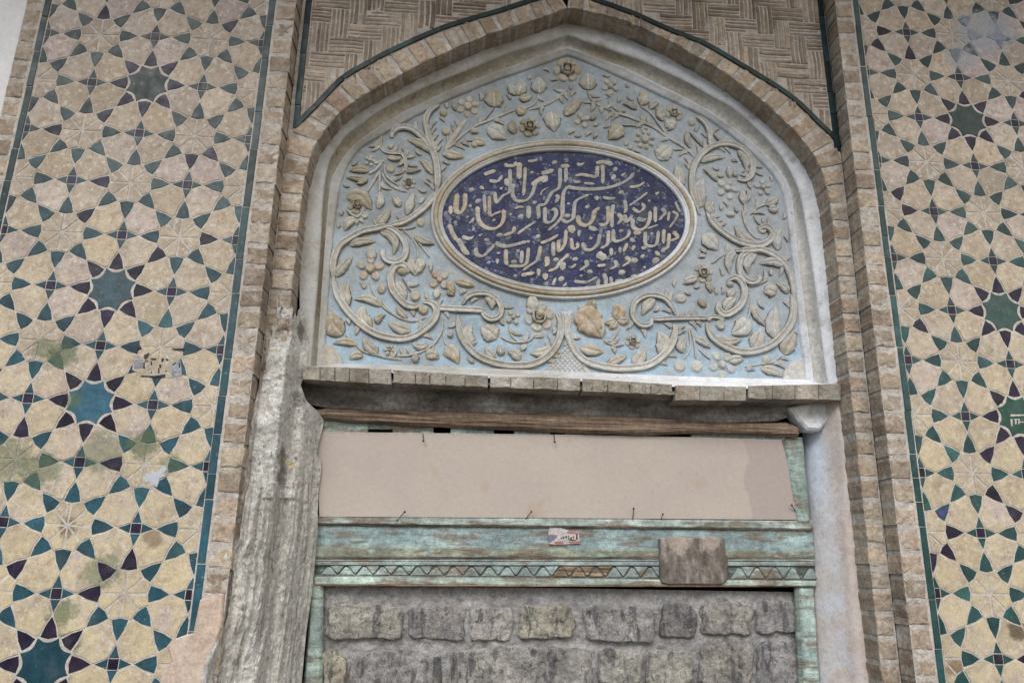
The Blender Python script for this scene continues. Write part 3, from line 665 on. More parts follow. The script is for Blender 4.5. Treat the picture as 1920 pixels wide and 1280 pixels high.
grid('painted_ground', lambda u, v: (gx0+(gx1-gx0)*u, YG+.0024*fbm(gx0+(gx1-gx0)*u, 5, gz0+(gz1-gz0)*v, 4, 14)+.0012*fbm(gx0+(gx1-gx0)*u, 8, gz0+(gz1-gz0)*v, 3, 45), gz0+(gz1-gz0)*v), 200, 150, 'ground', tym,
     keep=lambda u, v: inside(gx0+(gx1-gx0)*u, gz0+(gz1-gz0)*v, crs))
# quarter rounds in the two lower corners
for (cx, cy, r_, s) in ((602, 684, 40, 1), (1511, 716, 42, -1)):
    c = P(cx, cy, YG-.01); rr = abs(P(cx+r_, cy, YG-.01)[0]-c[0])
    poly = [c]+[(c[0]+s*rr*math.cos(a_), c[1]+rr*1.05*math.sin(a_)) for a_ in np.linspace(0, math.pi/2, 9)]
    prism('corner_boss', poly, YG-.012, YG+.002, 'pl_ochre', tym, .002)

# oval moulding and the inscription
OCX, OCY = 1057, 412
def ell(rx, ry, y, n=96, cx=OCX, cy=OCY, tilt=1.4):
    t = math.radians(tilt)
    return [P(cx+rx*math.cos(a_)*math.cos(t)-ry*math.sin(a_)*math.sin(t), cy+rx*math.cos(a_)*math.sin(t)+ry*math.sin(a_)*math.cos(t), y) for a_ in np.linspace(0, 2*math.pi, n, endpoint=False)]
eo, ei = ell(250, 150, YG-.005), ell(227, 127.5, YG-.005)
E_ = lambda t: lerp(eo, ei, t)
loft('oval_moulding', [(E_(-.03), YG+.004), (E_(0), YG-.008), (E_(.07), YG-.013), (E_(.2), YG-.0135), (E_(.26), YG-.009)], 'pl_light', tym, amp=.0008, closed=True)
loft('oval_moulding', [(E_(.255), YG-.0085), (E_(.30), YG-.0165), (E_(.42), YG-.021), (E_(.55), YG-.019), (E_(.62), YG-.011)], 'ringtan', tym, amp=.0008, closed=True)
loft('oval_moulding', [(E_(.615), YG-.0105), (E_(.66), YG-.016), (E_(.76), YG-.0165), (E_(.80), YG-.011), (E_(.86), YG-.014), (E_(.96), YG-.013), (E_(1.0), YG+.002)], 'pl_light', tym, amp=.0008, closed=True)
pc = P(OCX, OCY, YG-.004)
V = [(pc[0], YG-.004, pc[1])]; Fc = []; n = 96
for f in (.25, .5, .75, 1.02):
    for p_ in ei: V.append((pc[0]+(p_[0]-pc[0])*f, YG-.004+.0008*fbm(p_[0]*f, 1, p_[1]*f, 3, 30), pc[1]+(p_[1]-pc[1])*f))
s_ = 1 if area(ei) > 0 else -1
for i in range(n):
    j = (i+1) % n; Fc.append((0, 1+i, 1+j)[::s_])
    for r_ in range(3): Fc.append((1+r_*n+i, 1+(r_+1)*n+i, 1+(r_+1)*n+j, 1+r_*n+j)[::s_])
plaque = mesh('inscription_plaque', V, Fc, 'plaque', tym, True, label='cobalt blue oval plaque with raised calligraphy')
YT = YG-.004
mm_px = lambda w_: w_/8*.00165          # 8x crop width -> metres on the tympanum
def let(org, wd, *v, m='letter', taper=.25):
    pts = PL(Z(*org, *v), YT-.003); w_ = mm_px(wd)/2*1.42
    path = smooth_path(pts, .0022)
    L_ = max(1e-3, sum(math.hypot(b_[0]-a_[0], b_[1]-a_[1]) for a_, b_ in zip(path, path[1:])))
    nrm = normals(path)
    def nib(t):          # broad-pen stroke: width follows the direction of the stroke
        nx_, nz_ = nrm[min(len(nrm)-1, int(t*(len(nrm)-1)+.5))]
        return .62+.60*abs(nx_*.82+nz_*.57)
    sweep('letter', path, lambda t: w_*nib(t)*(1+rnd.uniform(-.09, .09))*min(1, .40+t*L_/.006, .15+(1-t)*L_/.010), FLAT, .0042, YT, m, plaque,
          color=rnd.choice([(1, 1, 1), (1.1, 1.02, .95), (.9, .93, .98)]))
def dot(org, x, y, r_, m='letter', sq=False):
    c = P(*Z(*org, x, y)[0], YT-.003); R_ = mm_px(r_)
    dome('letter', c, R_*.98, R_*.72, rnd.uniform(.1, .9), .0045, YT, m, plaque, n=4 if (sq or r_ < 50) else 7, nr=3, color=(rnd.uniform(.9, 1.1),)*3)
a1, a2, a3, a4 = (830, 280), (1050, 280), (830, 400), (1050, 400)
T = [(a1,60,220,670,200,880,230,980),(a1,50,340,660,330,850,270,950,220,980),(a1,45,1010,300,1010,560,990,650,900,700,800,820),(a1,50,990,250,1080,240,1100,180),(a1,45,930,220,990,270),
(a1,38,1240,270,1230,480,1210,700),(a1,60,1150,200,1150,330,1145,450),(a1,45,1060,520,1050,680,1110,770,1240,770,1330,690,1380,560,1400,500),(a1,85,1340,540,1440,460,1530,440,1500,500),
(a1,75,1480,370,1570,340,1670,310),(a1,45,1280,180,1360,175,1430,150),(a1,45,1760,280,1750,560,1640,650,1540,820,1440,850,1440,1000,1420,1050),(a1,38,1850,280,1855,400,1850,480),
(a1,22,1470,690,1500,620,1600,570),(a1,45,1540,870,1540,1080,1640,1080,1700,980,1680,900,1620,920),(a1,48,1690,700,1730,720,1690,810),(a1,55,1290,850,1290,940,1290,1040),(a1,38,1080,890,1150,865,1220,870),
(a1,45,1810,650,1795,850,1790,1000,1700,1120,1580,1220),(a1,48,520,860,540,1060,640,1170,780,1190,880,1120,920,1000,910,900),(a1,40,700,700,710,980,800,960,900,920),(a1,38,620,680,640,950),(a1,40,780,640,800,820),
(a1,70,620,380,700,350,800,320),(a1,50,700,470,820,480,900,390),(a1,40,390,1110,440,1080,470,1020),(a1,45,120,850,120,980),(a1,60,960,440,970,560),(a1,45,560,560,620,600),(a1,60,400,870,430,830),(a1,50,860,600,900,570),
(a2,45,110,560,50,680,40,1000),(a2,52,110,560,200,580,450,600,700,580,900,520,1040,440,1110,350),(a2,45,430,680,240,780,210,960,190,1040,100,1090,20,1050),(a2,55,270,990,290,1100,360,1140,440,1120,500,1030,520,930,600,870),
(a2,45,560,250,550,400,450,400,330,380,220,400),(a2,42,640,230,645,380,640,520),(a2,60,540,210,650,190,800,230),(a2,45,250,220,310,230,370,200),(a2,45,200,490,320,490),(a2,38,360,510,520,520),(a2,60,10,260,70,250,150,255),(a2,32,80,310,85,400,80,500),
(a2,42,1040,570,1180,550,1270,490),(a2,38,1310,650,1180,750,1030,850),(a2,42,970,760,990,900,960,960),(a2,40,1090,880,1180,940,1260,880,1230,800),(a2,45,640,720,740,740,840,730),(a2,48,720,850,725,980,720,1080,660,1140,580,1120),
(a2,42,800,830,780,1000,780,1180),(a2,46,870,960,920,1040,860,1130),(a2,56,960,980,1000,1080,1090,1000),(a2,46,1090,1040,1100,1170,1200,1210,1300,1150,1350,1030,1350,920),(a2,56,1160,1040,1240,1060,1300,1040),
(a2,42,1430,860,1430,1100),(a2,46,1530,880,1570,960,1480,1070),(a2,55,1430,680,1490,640),(a2,32,1640,930,1620,1080),(a2,34,1690,930,1760,1000,1640,1180),(a2,26,1730,790,1800,950),(a2,50,540,700,560,770),(a2,60,820,380,780,460),(a2,42,920,400,990,350),
(a3,52,790,440,900,490,1050,480,1270,420),(a3,48,500,520,510,610,600,640,700,560,780,460),(a3,50,920,330,1050,280,1080,190),(a3,50,1120,310,1260,210,1400,120),(a3,46,950,540,950,720,980,780),(a3,42,1190,560,1180,760),
(a3,42,1290,520,1260,730,1180,790,980,790),(a3,48,1470,490,1440,640,1400,720,1280,800,1200,860),(a3,56,1470,450,1600,400,1740,320),(a3,46,1660,430,1660,650),(a3,56,1560,650,1570,750,1530,800),
(a3,42,1740,400,1740,560,1800,520,1840,420,1850,240),(a3,48,1870,640,1780,710,1700,820,1580,870),(a3,56,1800,760,1800,860),(a3,38,1650,1080,1700,960),(a3,42,1440,830,1440,940),(a3,56,1180,930,1380,890),(a3,60,1540,900,1540,1000),
(a3,46,810,600,870,590),(a3,38,820,680,820,760),(a3,55,230,380,330,560,400,620),(a3,48,290,350,400,380,470,340),(a3,48,100,170,150,300,220,420),(a3,46,540,340,600,310),
(a4,46,340,440,380,540,480,540,570,450,600,300),(a4,76,160,180,190,300),(a4,42,170,370,190,520,260,510,260,430),(a4,38,290,250,280,350),(a4,42,730,260,710,460,600,530),(a4,44,800,240,810,400,900,410,1020,340,1040,240),
(a4,42,770,520,770,640),(a4,38,900,500,900,600),(a4,46,1010,450,950,580),(a4,60,1100,300,1220,290),(a4,42,1280,280,1290,470,1440,470,1480,260),(a4,42,1560,240,1550,460),(a4,34,1310,230,1480,170),(a4,46,1700,270,1760,360,1650,420),
(a4,42,1640,300,1620,500,1550,540),(a4,85,560,600,620,640,700,680),(a4,55,60,730,40,850),(a4,42,240,760,160,830),(a4,50,390,700,400,780,290,860),(a4,46,560,790,690,770),(a4,42,210,1020,400,1030,560,950),(a4,46,660,900,690,1000,680,1090),
(a4,38,590,990,570,1070,620,1110),(a4,38,760,950,780,1070),(a4,52,830,1020,950,1000),(a4,42,830,700,840,790,740,840),(a4,46,990,650,1040,720,930,800),(a4,46,1260,790,1280,830),(a4,46,1430,570,1500,640),(a4,52,1220,520,1300,520),
(a4,38,100,1050,40,1100),(a4,38,1350,870,1220,940),(a4,60,430,210,560,250),(a4,50,1050,380,1130,430),(a4,50,1120,480,1080,560)]
for e_ in T:
    let(e_[0], e_[1], *e_[2:], m='orange' if (e_[0] == a1 and e_[2] in (220, 340)) else 'letter')
for d_ in [(a1,1340,340,45),(a1,1680,190,60),(a1,1170,1000,62),(a1,770,1060,42),(a1,430,600,60),(a1,530,770,62),(a1,190,1090,45),(a1,1020,970,40),(a1,370,1010,40),(a2,830,290,58),(a2,920,640,58),(a2,110,990,60),(a2,130,810,40),(a2,1340,770,42),
           (a3,1285,420,45),(a3,660,390,52),(a3,850,320,58),(a3,1070,720,58),(a3,1130,560,48),(a3,1700,690,58),(a3,1780,980,66),(a3,690,730,48),(a3,1090,930,48),(a3,460,240,40),(a3,1430,340,56),(a3,1850,650,50),
           (a4,465,370,42),(a4,920,260,50),(a4,1380,300,42),(a4,110,630,56),(a4,230,680,56),(a4,450,870,56),(a4,320,930,40),(a4,930,880,74),(a4,1120,700,74),(a4,1110,950,74),(a4,1240,640,50),(a4,1440,700,84),(a4,1550,550,56),(a4,1340,560,44)]:
    dot(*d_)
for d_ in [(a1,1380,790,55),(a2,405,860,52)]: dot(*d_, sq=True)

# ------------------------------------------------------------------ relief ornament (traced stroke by stroke)
cA, cB, cC, cG, cH, cK, cI, cJ, cN, cM, cL = (600,200), (600,360), (600,520), (840,540), (1060,540), (1280,560), (1260,240), (1260,400), (1140,140), (960,80), (780,120)
OCC = []; SPINES = []
def scroll(org, wd, *v, H=.0150, ends=(.35, .5), name='scroll', prof=CORD, m='orn'):
    path = smooth_path(PL(Z(*org, *v), YG-.006), .004); w_ = mm_px(wd)/2*1.35
    OCC.extend((p_[0], p_[1], w_) for p_ in path[::2]); SPINES.append((path, w_))
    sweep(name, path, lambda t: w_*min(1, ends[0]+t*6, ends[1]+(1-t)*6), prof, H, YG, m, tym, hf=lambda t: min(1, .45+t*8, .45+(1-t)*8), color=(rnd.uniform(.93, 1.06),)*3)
def stem(org, wd, *v, H=.006): scroll(org, wd, *v, H=H, name='stem', prof=ROUND, ends=(.5, .4))
def leaf(org, wd, *v, H=.0135, m='orn', col=None, power=.75):
    pts = Z(*org, *v); path = smooth_path(PL(pts, YG-.006), .003); w_ = mm_px(wd)/2*1.55
    OCC.extend((p_[0], p_[1], w_*.9) for p_ in path[::2])
    nj = rnd.choice([2, 3, 3, 4])
    def wf(t): return w_*(max(0, math.sin(math.pi*min(1, t**power*1.0)))**.75*(1-.13*abs(math.sin(nj*math.pi*t)))+.09*(1-t))+.0004
    c = col or rnd.choice([(1, 1, 1), (1.06, 1.03, .96), (.92, .88, .8), (1, .97, .92)])
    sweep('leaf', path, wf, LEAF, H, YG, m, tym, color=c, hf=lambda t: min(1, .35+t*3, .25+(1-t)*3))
def bud(org, x, y, rx, ry, H=.012, m='orn', rot=0, name='bud', col=(1, 1, 1), **k):
    c = P(*Z(*org, x, y)[0], YG-.006); OCC.append((c[0], c[1], mm_px(max(rx, ry)))); return dome(name, c, mm_px(rx), mm_px(ry)*1.1, rot, H, YG, m, tym, col, **k)
def flower(org, x, y, r_, n=5, rot=0., H=.0135, ball=.3, m='orn', col=(1, 1, 1), lobe=.36, dent=.45, pets=None):
    c = P(*Z(*org, x, y)[0], YG-.008); R_ = mm_px(r_); b_ = R_*ball; OCC.append((c[0], c[1], R_))
    f = dome('flower', c, b_, b_*1.08, 0, H*1.45, YG, m, tym, col, dent=.25)
    for k in range(n):
        a_ = rot+2*math.pi*k/n+rnd.uniform(-.06, .06); d = R_*.64
        pc_ = (c[0]+d*math.cos(a_), c[1]+d*math.sin(a_)*1.08)
        dome('petal', pc_, R_*lobe*rnd.uniform(.92, 1.08), R_*lobe*.82, a_, H*rnd.uniform(.8, 1), YG, m, f, tuple(v*rnd.uniform(.93, 1.05) for v in col), dent=dent, n=14, nr=4)
    return f
def rose(org, x, y, r_, col=(1, 1, 1), m='orn', rot=.3, H=.019):
    c = P(*Z(*org, x, y)[0], YG-.012); R_ = mm_px(r_); OCC.append((c[0], c[1], R_))
    f = dome('rose', c, R_*.24, R_*.25, 0, H*1.1, YG, m, tym, col, dent=.5)
    for k in range(6):
        a_ = rot+math.pi/3*k; dome('petal', (c[0]+R_*.70*math.cos(a_), c[1]+R_*.72*math.sin(a_)), R_*.30, R_*.40, a_, H*.55, YG, m, f, tuple(v*rnd.uniform(.9, 1.05) for v in col), dent=.5, n=14, nr=4)
    for k in range(4):
        a_ = rot+.5+math.pi/2*k; p_ = []
        for s in range(9):
            b_ = a_+1.75*s/8; rr = R_*(.42-.05*math.sin(math.pi*s/8)); p_.append((c[0]+rr*math.cos(b_), c[1]+rr*1.05*math.sin(b_)))
        sweep('petal', smooth_path(p_, .002), lambda t: R_*.115*math.sin(math.pi*(.1+.8*t)), ROUND, H*(.95 if k % 2 else .8), YG, m, f, color=col)
    return f
TAN = (1.02, .95, .82); BRN = (.78, .70, .56); PAL = (1.08, 1.08, 1.05)
# upper left quarter
scroll(cA, 95, 1750,1290, 1765,1060, 1735,800, 1660,620, 1560,480, 1400,350, 1270,310, 1150,330, 1085,400, 1075,460)
leaf(cA, 130, 1720,700, 1600,590, 1450,530, 1300,490)
scroll(cA, 50, 920,420, 905,560, 960,660, 1080,690, 1220,700, 1280,800, 1290,960, H=.008)
leaf(cA, 70, 1010,750, 1120,780, 1225,770); bud(cA, 1060,595,55,50)
scroll(cA, 80, 1730,720, 1650,480, 1590,300, 1580,170, 1650,60, 1740,10, H=.010)
bud(cA, 1850,100,68,60, col=(.9,.88,.7))
leaf(cA, 95, 730,960, 600,940, 430,960, col=BRN); leaf(cA, 70, 710,1080, 560,1080, 390,1060, col=BRN); leaf(cA, 80, 710,1060, 620,1130, 540,1150, col=BRN)
stem(cA, 40, 930,830, 820,950, 720,1000); stem(cA, 40, 900,950, 820,1080, 700,1280); stem(cA, 35, 895,980, 890,1280); stem(cA, 35, 925,980, 1000,1120, 1150,1230, 1300,1270)
stem(cA, 38, 960,800, 860,840, 800,830); flower(cA, 750,800,105,5)
bud(cA, 1060,930,80,70, col=TAN, dent=.3); rose(cA, 1330,1120,120); leaf(cA, 90, 1690,1010, 1600,880, 1490,790); leaf(cA, 60, 1300,760, 1290,680, 1220,610)
stem(cA, 30, 960,860, 1000,1040, 1180,1180); leaf(cA, 55, 1290,980, 1400,960, 1520,940)
# left middle
scroll(cB, 88, 1750,0, 1620,180, 1450,330, 1250,450, 1060,495)
scroll(cB, 92, 1060,495, 850,545, 640,590, 450,690, 300,800, 225,950, 195,1100, 200,1270)
scroll(cB, 84, 960,530, 1100,570, 1230,690, 1290,850, 1250,1000, 1130,1055, 1000,1020, 945,930, 950,850)
leaf(cB, 110, 900,590, 1050,650, 1130,780, 1095,940); leaf(cB, 100, 440,790, 620,740, 835,740); leaf(cB, 120, 840,500, 950,390, 1060,235)
leaf(cB, 105, 1300,330, 1350,180, 1400,10); leaf(cB, 95, 870,245, 910,120, 890,-20); leaf(cB, 85, 1200,220, 1140,120, 1080,50)
bud(cB, 1510,450,80,80, col=TAN); stem(cB, 32, 1100,530, 1280,545, 1440,510)
stem(cB, 30, 1250,560, 1350,660, 1450,800, 1470,1010); stem(cB, 30, 1350,620, 1500,780, 1650,980); leaf(cB, 90, 1400,650, 1540,730, 1720,770)
leaf(cB, 120, 1480,990, 1500,1090, 1420,1250); leaf(cB, 110, 1400,1000, 1370,1090, 1430,1250)
f = flower(cB, 750,1140,235,5,rot=.3,ball=.36,col=TAN); leaf(cB, 110, 780,1030, 770,920, 770,800)
leaf(cB, 120, 240,1260, 340,1120, 490,960); rose(cB, 560,170,170,col=BRN); leaf(cB, 190, 400,60, 600,70, 780,260, col=BRN); bud(cB, 660,340,80,70, dent=.4); leaf(cB, 110, 550,410, 440,440, 365,575)
scroll(cB, 36, 400,260, 470,340, 570,380, 640,290, 640,210, H=.012, name='stem', prof=ROUND)
# cornucopia left
scroll(cB, 95, 1330,1200, 1280,1110, 1180,1090, 1090,1160, 1060,1290, 1080,1440, 1160,1570, 1290,1690, 1420,1720, 1500,1680)
bud(cB, 1235,1190,95,65, H=.016, col=BRN); bud(cC, 1430,280,88,85, H=.016, col=TAN, dent=.3); stem(cC, 22, 1230,-10, 1300,100, 1360,210, H=.012); stem(cC, 22, 1090,30, 1150,180, 1250,290, H=.012); leaf(cC, 120, 1150,60, 1220,180, 1290,330, H=.012)
# lower left
scroll(cC, 96, 200,-10, 225,150, 280,300, 380,460, 520,620, 700,770, 900,870, 1150,920, 1350,900, 1550,790, 1700,650, 1750,520, 1720,430, 1630,370, 1540,370)
bud(cC, 1550,480,90,85, H=.016, col=TAN, dent=.3)
scroll((822,577), 88, -30,0, 200,12, 420,22, 680,38, H=.013)
leaf(cC, 150, 400,430, 360,250, 420,80); leaf(cC, 170, 760,760, 620,600, 660,420); leaf(cC, 80, 860,700, 880,600, 980,550); leaf(cC, 130, 1360,800, 1200,760, 1010,680)
leaf(cC, 100, 920,420, 720,320, 510,320); stem(cC, 34, 1600,590, 1400,650, 1200,600, 1020,490, 900,400); leaf(cC, 80, 1310,610, 1210,520, 1150,400)
bud(cC, 920,170,72,90, col=BRN, dent=.2); stem(cC, 28, 920,260, 960,400, 1040,500); stem(cC, 28, 750,60, 790,200, 860,330)
leaf(cC, 220, 330,860, 200,700, 160,500, col=BRN); leaf(cC, 90, 540,1000, 380,960, 185,985, col=TAN)
stem(cC, 30, 380,860, 480,950, 640,1100, 850,1160, 1000,1200, 1240,1235); leaf(cC, 110, 860,1140, 720,1030, 640,875); leaf(cC, 90, 640,1170, 540,1160, 430,1225, col=TAN)
flower(cC, 1040,1080,95,6,ball=.2,col=TAN); leaf(cC, 95, 1620,1000, 1500,1030, 1370,985); stem(cC, 30, 1820,820, 1720,980, 1560,1090, 1350,1160, 1150,1170)
stem(cC, 28, 1850,560, 1820,820, 1710,1000, 1690,1140); leaf(cC, 130, 1590,1190, 1680,1150, 1790,1210, col=TAN); bud(cC, 1900,1130,60,70, col=TAN); leaf(cC, 80, 1400,1270, 1440,1200, 1500,1190); stem(cC, 28, 1850,820, 1880,980, 1960,1050)
flower(cC, 1790,30,170,4,rot=.7,m='orange',lobe=.45,ball=.3); leaf(cC, 80, 1740,180, 1750,250, 1725,330); leaf((830,400), 95, 190,1010, 330,1040, 485,1095, m='orange'); leaf((830,400), 95, 100,1000, 120,1100, 180,1215, col=BRN)
# bottom, left of the lattice
scroll(cG, 76, 220,240, 300,125, 440,80, 600,90, 740,180, 800,310, 760,430, 650,470, 550,420, 505,340)
leaf(cG, 110, 560,120, 650,190, 660,320, col=TAN)
scroll(cG, 100, 150,400, 165,600, 230,780, 350,930, 520,1050, 750,1130, 1000,1160, 1250,1140, 1450,1050, 1600,900, 1680,720, 1690,520, 1640,380)
leaf(cG, 160, 350,890, 280,700, 360,540); leaf(cG, 100, 700,1070, 620,970, 560,865); leaf(cG, 120, 1080,1070, 1000,980, 890,945); leaf(cG, 120, 1560,890, 1420,960, 1225,975)
leaf(cG, 210, 730,750, 620,660, 490,580); leaf(cG, 90, 780,1010, 790,930, 770,840); flower(cG, 980,430,130,4,rot=.6,ball=.25,col=TAN)
stem(cG, 28, 910,550, 950,700, 1080,800, 1220,780, 1310,680); stem(cG, 26, 790,730, 950,800, 1150,810)
rose(cG, 1370,420,250,col=PAL,H=.024); bud(cG, 1390,395,95,70, H=.030, m='orange'); leaf(cG, 140, 1290,340, 1270,200, 1280,80, col=PAL); leaf(cG, 60, 1180,850, 1130,890, 1090,950)
leaf(cG, 90, -10,30, 50,70, 100,110, col=BRN); leaf(cG, 150, -30,860, 60,950, 160,1130, col=TAN); leaf(cG, 60, 5,680, 30,700, 80,680, col=TAN)
# lattice shaft
def lat(px, py): return P(px, py, YG-.008)
lpoly = [(1052,583),(1075,583),(1071,605),(1066,625),(1070,648),(1084,668),(1104,690),(1108,697),(1018,695),(1026,688),(1047,668),(1058,650),(1062,625),(1057,605)]
prism('lattice_shaft', [lat(*p_) for p_ in lpoly], YG-.004, YG+.003, 'pl_light', tym, .001)
for k in range(-9, 10):
    for s in (-1, 1):
        a_ = (1064+k*9-s*28, 640); b_ = (1064+k*9+s*30, 700)
        seg = []
        for t in np.linspace(0, 1, 40):
            x, y = a_[0]+(b_[0]-a_[0])*t, a_[1]+(b_[1]-a_[1])*t
            hw = np.interp(y, [583, 605, 625, 650, 668, 690, 697], [11, 7, 2.5, 7, 20, 40, 44])
            if abs(x-1063.5) < hw and y < 695: seg.append((x, y))
        if len(seg) > 5:
            sweep('lattice_bar', resample(PL([seg[0], seg[-1]], YG-.008), 6), lambda t: .0017, ROUND, .0035, YG-.004, 'pl_light', tym)
for v in ([1056,586,1062,604,1064,625], [1072,586,1066,604,1064,625], [1064,625,1064,645]):
    sweep('lattice_bar', smooth_path(PL(list(zip(v[::2], v[1::2])), YG-.008), .003), lambda t: .002, ROUND, .006, YG-.003, 'pl_light', tym)
# bottom, right of the lattice
scroll(cH, 100, 30,380, 20,560, 60,760, 160,960, 300,1090, 500,1160, 750,1200, 1000,1195, 1250,1150, 1450,1020, 1590,850, 1650,650, 1640,540)
leaf(cH, 140, 230,890, 400,930, 580,960, col=TAN); leaf(cH, 100, 640,1160, 780,1070, 935,1020, col=TAN); leaf(cH, 150, 1040,1190, 1110,1060, 1215,925); leaf(cH, 180, 1450,1010, 1480,820, 1395,640)
leaf(cH, 330, 160,380, 330,470, 530,740, H=.022, m='orange', col=(1.0,.97,.92)); leaf(cH, 120, 440,420, 520,560, 550,750, H=.018, col=PAL); bud(cH, 190,470,80,100, H=.022, m='orange', dent=.4); leaf(cH, 120, 380,340, 400,240, 430,160, col=(.7,.68,.5)); bud(cH, 220,290,40,50)
leaf(cH, 150, 760,460, 800,350, 730,240, m='orange'); leaf(cH, 90, 750,470, 670,510, 590,520, m='orange'); leaf(cH, 100, 790,470, 880,490, 950,460, m='orange'); leaf(cH, 90, 760,500, 720,560, 660,610, m='orange', col=PAL)
stem(cH, 26, 820,540, 790,650, 690,780, 580,790); stem(cH, 26, 600,800, 750,860, 890,840); rose(cH, 1020,790,130)
scroll(cH, 76, 1660,400, 1560,220, 1430,130, 1230,110, 1060,200, 1010,340, 1040,470, 1150,560, 1270,540, 1300,450)
leaf(cH, 120, 1340,150, 1230,260, 1150,400); scroll(cH, 66, 1300,470, 1600,455, 1900,450, 2130,450, H=.013)
bud(cH, 1740,150,105,80, col=PAL, dent=.2); bud(cH, 1720,1160,105,95, col=PAL, dent=.25); stem(cH, 26, 1860,620, 1880,880, 1790,1060); leaf(cH, 120, 1790,960, 1740,860, 1820,740)
# lower right
bud(cK, 570,390,88,88, H=.016, dent=.4); scroll(cK, 60, 370,330, 430,270, 540,280, 630,330, H=.012)
scroll(cK, 104, 370,350, 380,450, 440,560, 560,660, 750,760, 950,800, 1150,770, 1350,680, 1520,520, 1630,350, 1665,150, 1650,-60)
leaf(cK, 120, 460,560, 660,650, 900,600); leaf(cK, 180, 1060,750, 1120,620, 1180,440); leaf(cK, 190, 1420,600, 1360,400, 1400,110)
leaf(cK, 210, 990,300, 900,430, 740,530, col=PAL); stem(cK, 28, 1040,-20, 1010,200, 970,320); leaf(cK, 100, 1050,80, 1110,240, 1250,410)
scroll(cJ, 92, 830,1010, 950,965, 1050,1050, 1090,1200, 1050,1340, 950,1450, 800,1520, 700,1450, 720,1330)
bud(cJ, 870,1060,70,50, H=.015); leaf(cK, 120, 640,170, 690,60, 820,-20, H=.013, col=PAL); leaf(cJ, 90, 850,1260, 900,1180, 960,1130, H=.012)
leaf(cK, 100, 270,-10, 300,60, 360,130, col=BRN); bud(cK, 215,1010,105,95, col=PAL, dent=.25); stem(cK, 32, 120,430, 180,650, 205,900); leaf(cK, 90, 190,590, 300,640, 420,730); stem(cK, 26, 240,740, 320,820, 420,900)
flower(cK, 600,980,235,5,rot=.9,ball=.27,col=PAL); leaf(cK, 110, 700,930, 830,900, 930,900, col=PAL)
leaf(cK, 190, 1530,830, 1580,680, 1700,500, col=BRN); bud(cK, 1260,905,82,80, col=PAL); stem(cK, 28, 940,1015, 1180,975, 1340,950, 1520,830); leaf(cK, 110, 1180,1040, 1360,1080, 1500,1160, col=TAN)
# right middle
scroll(cJ, 96, 520,-30, 620,150, 780,290, 960,410, 1150,470, 1330,480, 1470,400, 1510,290, 1420,200, 1290,220)
leaf(cJ, 130, 1270,450, 1080,370, 940,180); stem(cJ, 40, 1060,-60, 1120,180, 1240,340, 1350,380); leaf(cJ, 130, 1590,540, 1570,350, 1640,190, col=PAL)
leaf(cJ, 200, 480,310, 590,430, 690,550, col=PAL)
scroll(cJ, 96, 960,560, 1150,555, 1350,550, 1550,640, 1700,770, 1780,930, 1825,1100, 1835,1260)
scroll(cJ, 84, 1180,560, 1050,640, 1010,780, 1040,930, 1150,1030, 1270,1020, 1320,930)
leaf(cJ, 120, 1260,580, 1130,740, 1150,910); leaf(cJ, 100, 950,560, 850,700, 870,910); leaf(cJ, 120, 1730,790, 1530,720, 1310,750)
rose(cJ, 480,880,175,col=BRN); leaf(cJ, 90, 540,1010, 570,1110, 590,1200, col=BRN); leaf(cJ, 100, 380,960, 260,1000, 165,1050); stem(cJ, 36, 600,740, 750,630, 950,545)
leaf(cJ, 110, 1740,1200, 1690,1110, 1570,1040); leaf(cJ, 170, 1560,1210, 1480,1160, 1375,1180, col=TAN); stem(cJ, 26, 1150,1090, 1300,1060, 1450,985); stem(cJ, 24, 1180,1130, 1150,1240)
bud(cJ, 1360,250,80,62, col=TAN, dent=.4)
# upper right quarter
scroll(cI, 88, 420,1290, 335,1070, 300,900, 300,700, 345,540, 450,390, 600,280, 800,240, 980,275, 1120,375, 1205,520, 1200,680, 1110,780, 990,760)
leaf(cI, 100, 440,500, 600,440, 800,440); leaf(cI, 140, 1000,310, 1110,450, 1120,630); leaf(cI, 190, 440,1180, 400,960, 480,740); leaf(cI, 160, 90,900, 110,720, 70,550, col=PAL)
leaf(cI, 70, 690,790, 590,690, 470,600); flower(cI, 840,900,215,5,rot=1.2,ball=.3,col=PAL); leaf(cI, 80, 880,750, 860,650, 860,550); leaf(cI, 70, 960,730, 950,670, 960,610)
flower(cI, 1370,880,165,5,rot=.4,col=PAL,ball=.28); stem(cI, 34, 1100,1290, 1100,1100, 1090,950); leaf(cI, 90, 1100,1150, 1060,1030, 1060,920); leaf(cI, 60, 1110,1110, 1150,1010, 1130,920)
stem(cI, 30, 1180,1290, 1300,1180, 1500,1120); leaf(cI, 110, 1420,1150, 1530,1090, 1600,1020, col=TAN); leaf(cI, 110, 1450,1200, 1540,1210, 1610,1180); leaf(cI, 120, 620,1280, 560,1180, 640,1100); bud(cI, 880,1290,90,50)
scroll(cN, 76, 1540,1090, 1515,850, 1450,720, 1340,630); bud(cN, 1260,700,80,80, col=PAL)
rose(cN, 1000,560,165,col=TAN); leaf(cN, 110, 840,690, 780,570, 810,440, col=TAN); leaf(cN, 170, 1000,800, 930,750, 860,780, col=PAL)
flower(cN, 555,960,215,8,ball=.36,lobe=.24,col=TAN,dent=.1,rot=.2); leaf(cN, 210, 760,1260, 850,1160, 960,1060, col=PAL); leaf(cN, 190, 210,770, 110,870, 10,960, col=TAN)
stem(cN, 20, 215,750, 400,760, 600,810); stem(cN, 44, 1300,1230, 1150,1080, 900,930, 690,780, 480,690, 250,600, 0,555); stem(cN, 32, 900,920, 780,750, 640,570, 480,460)
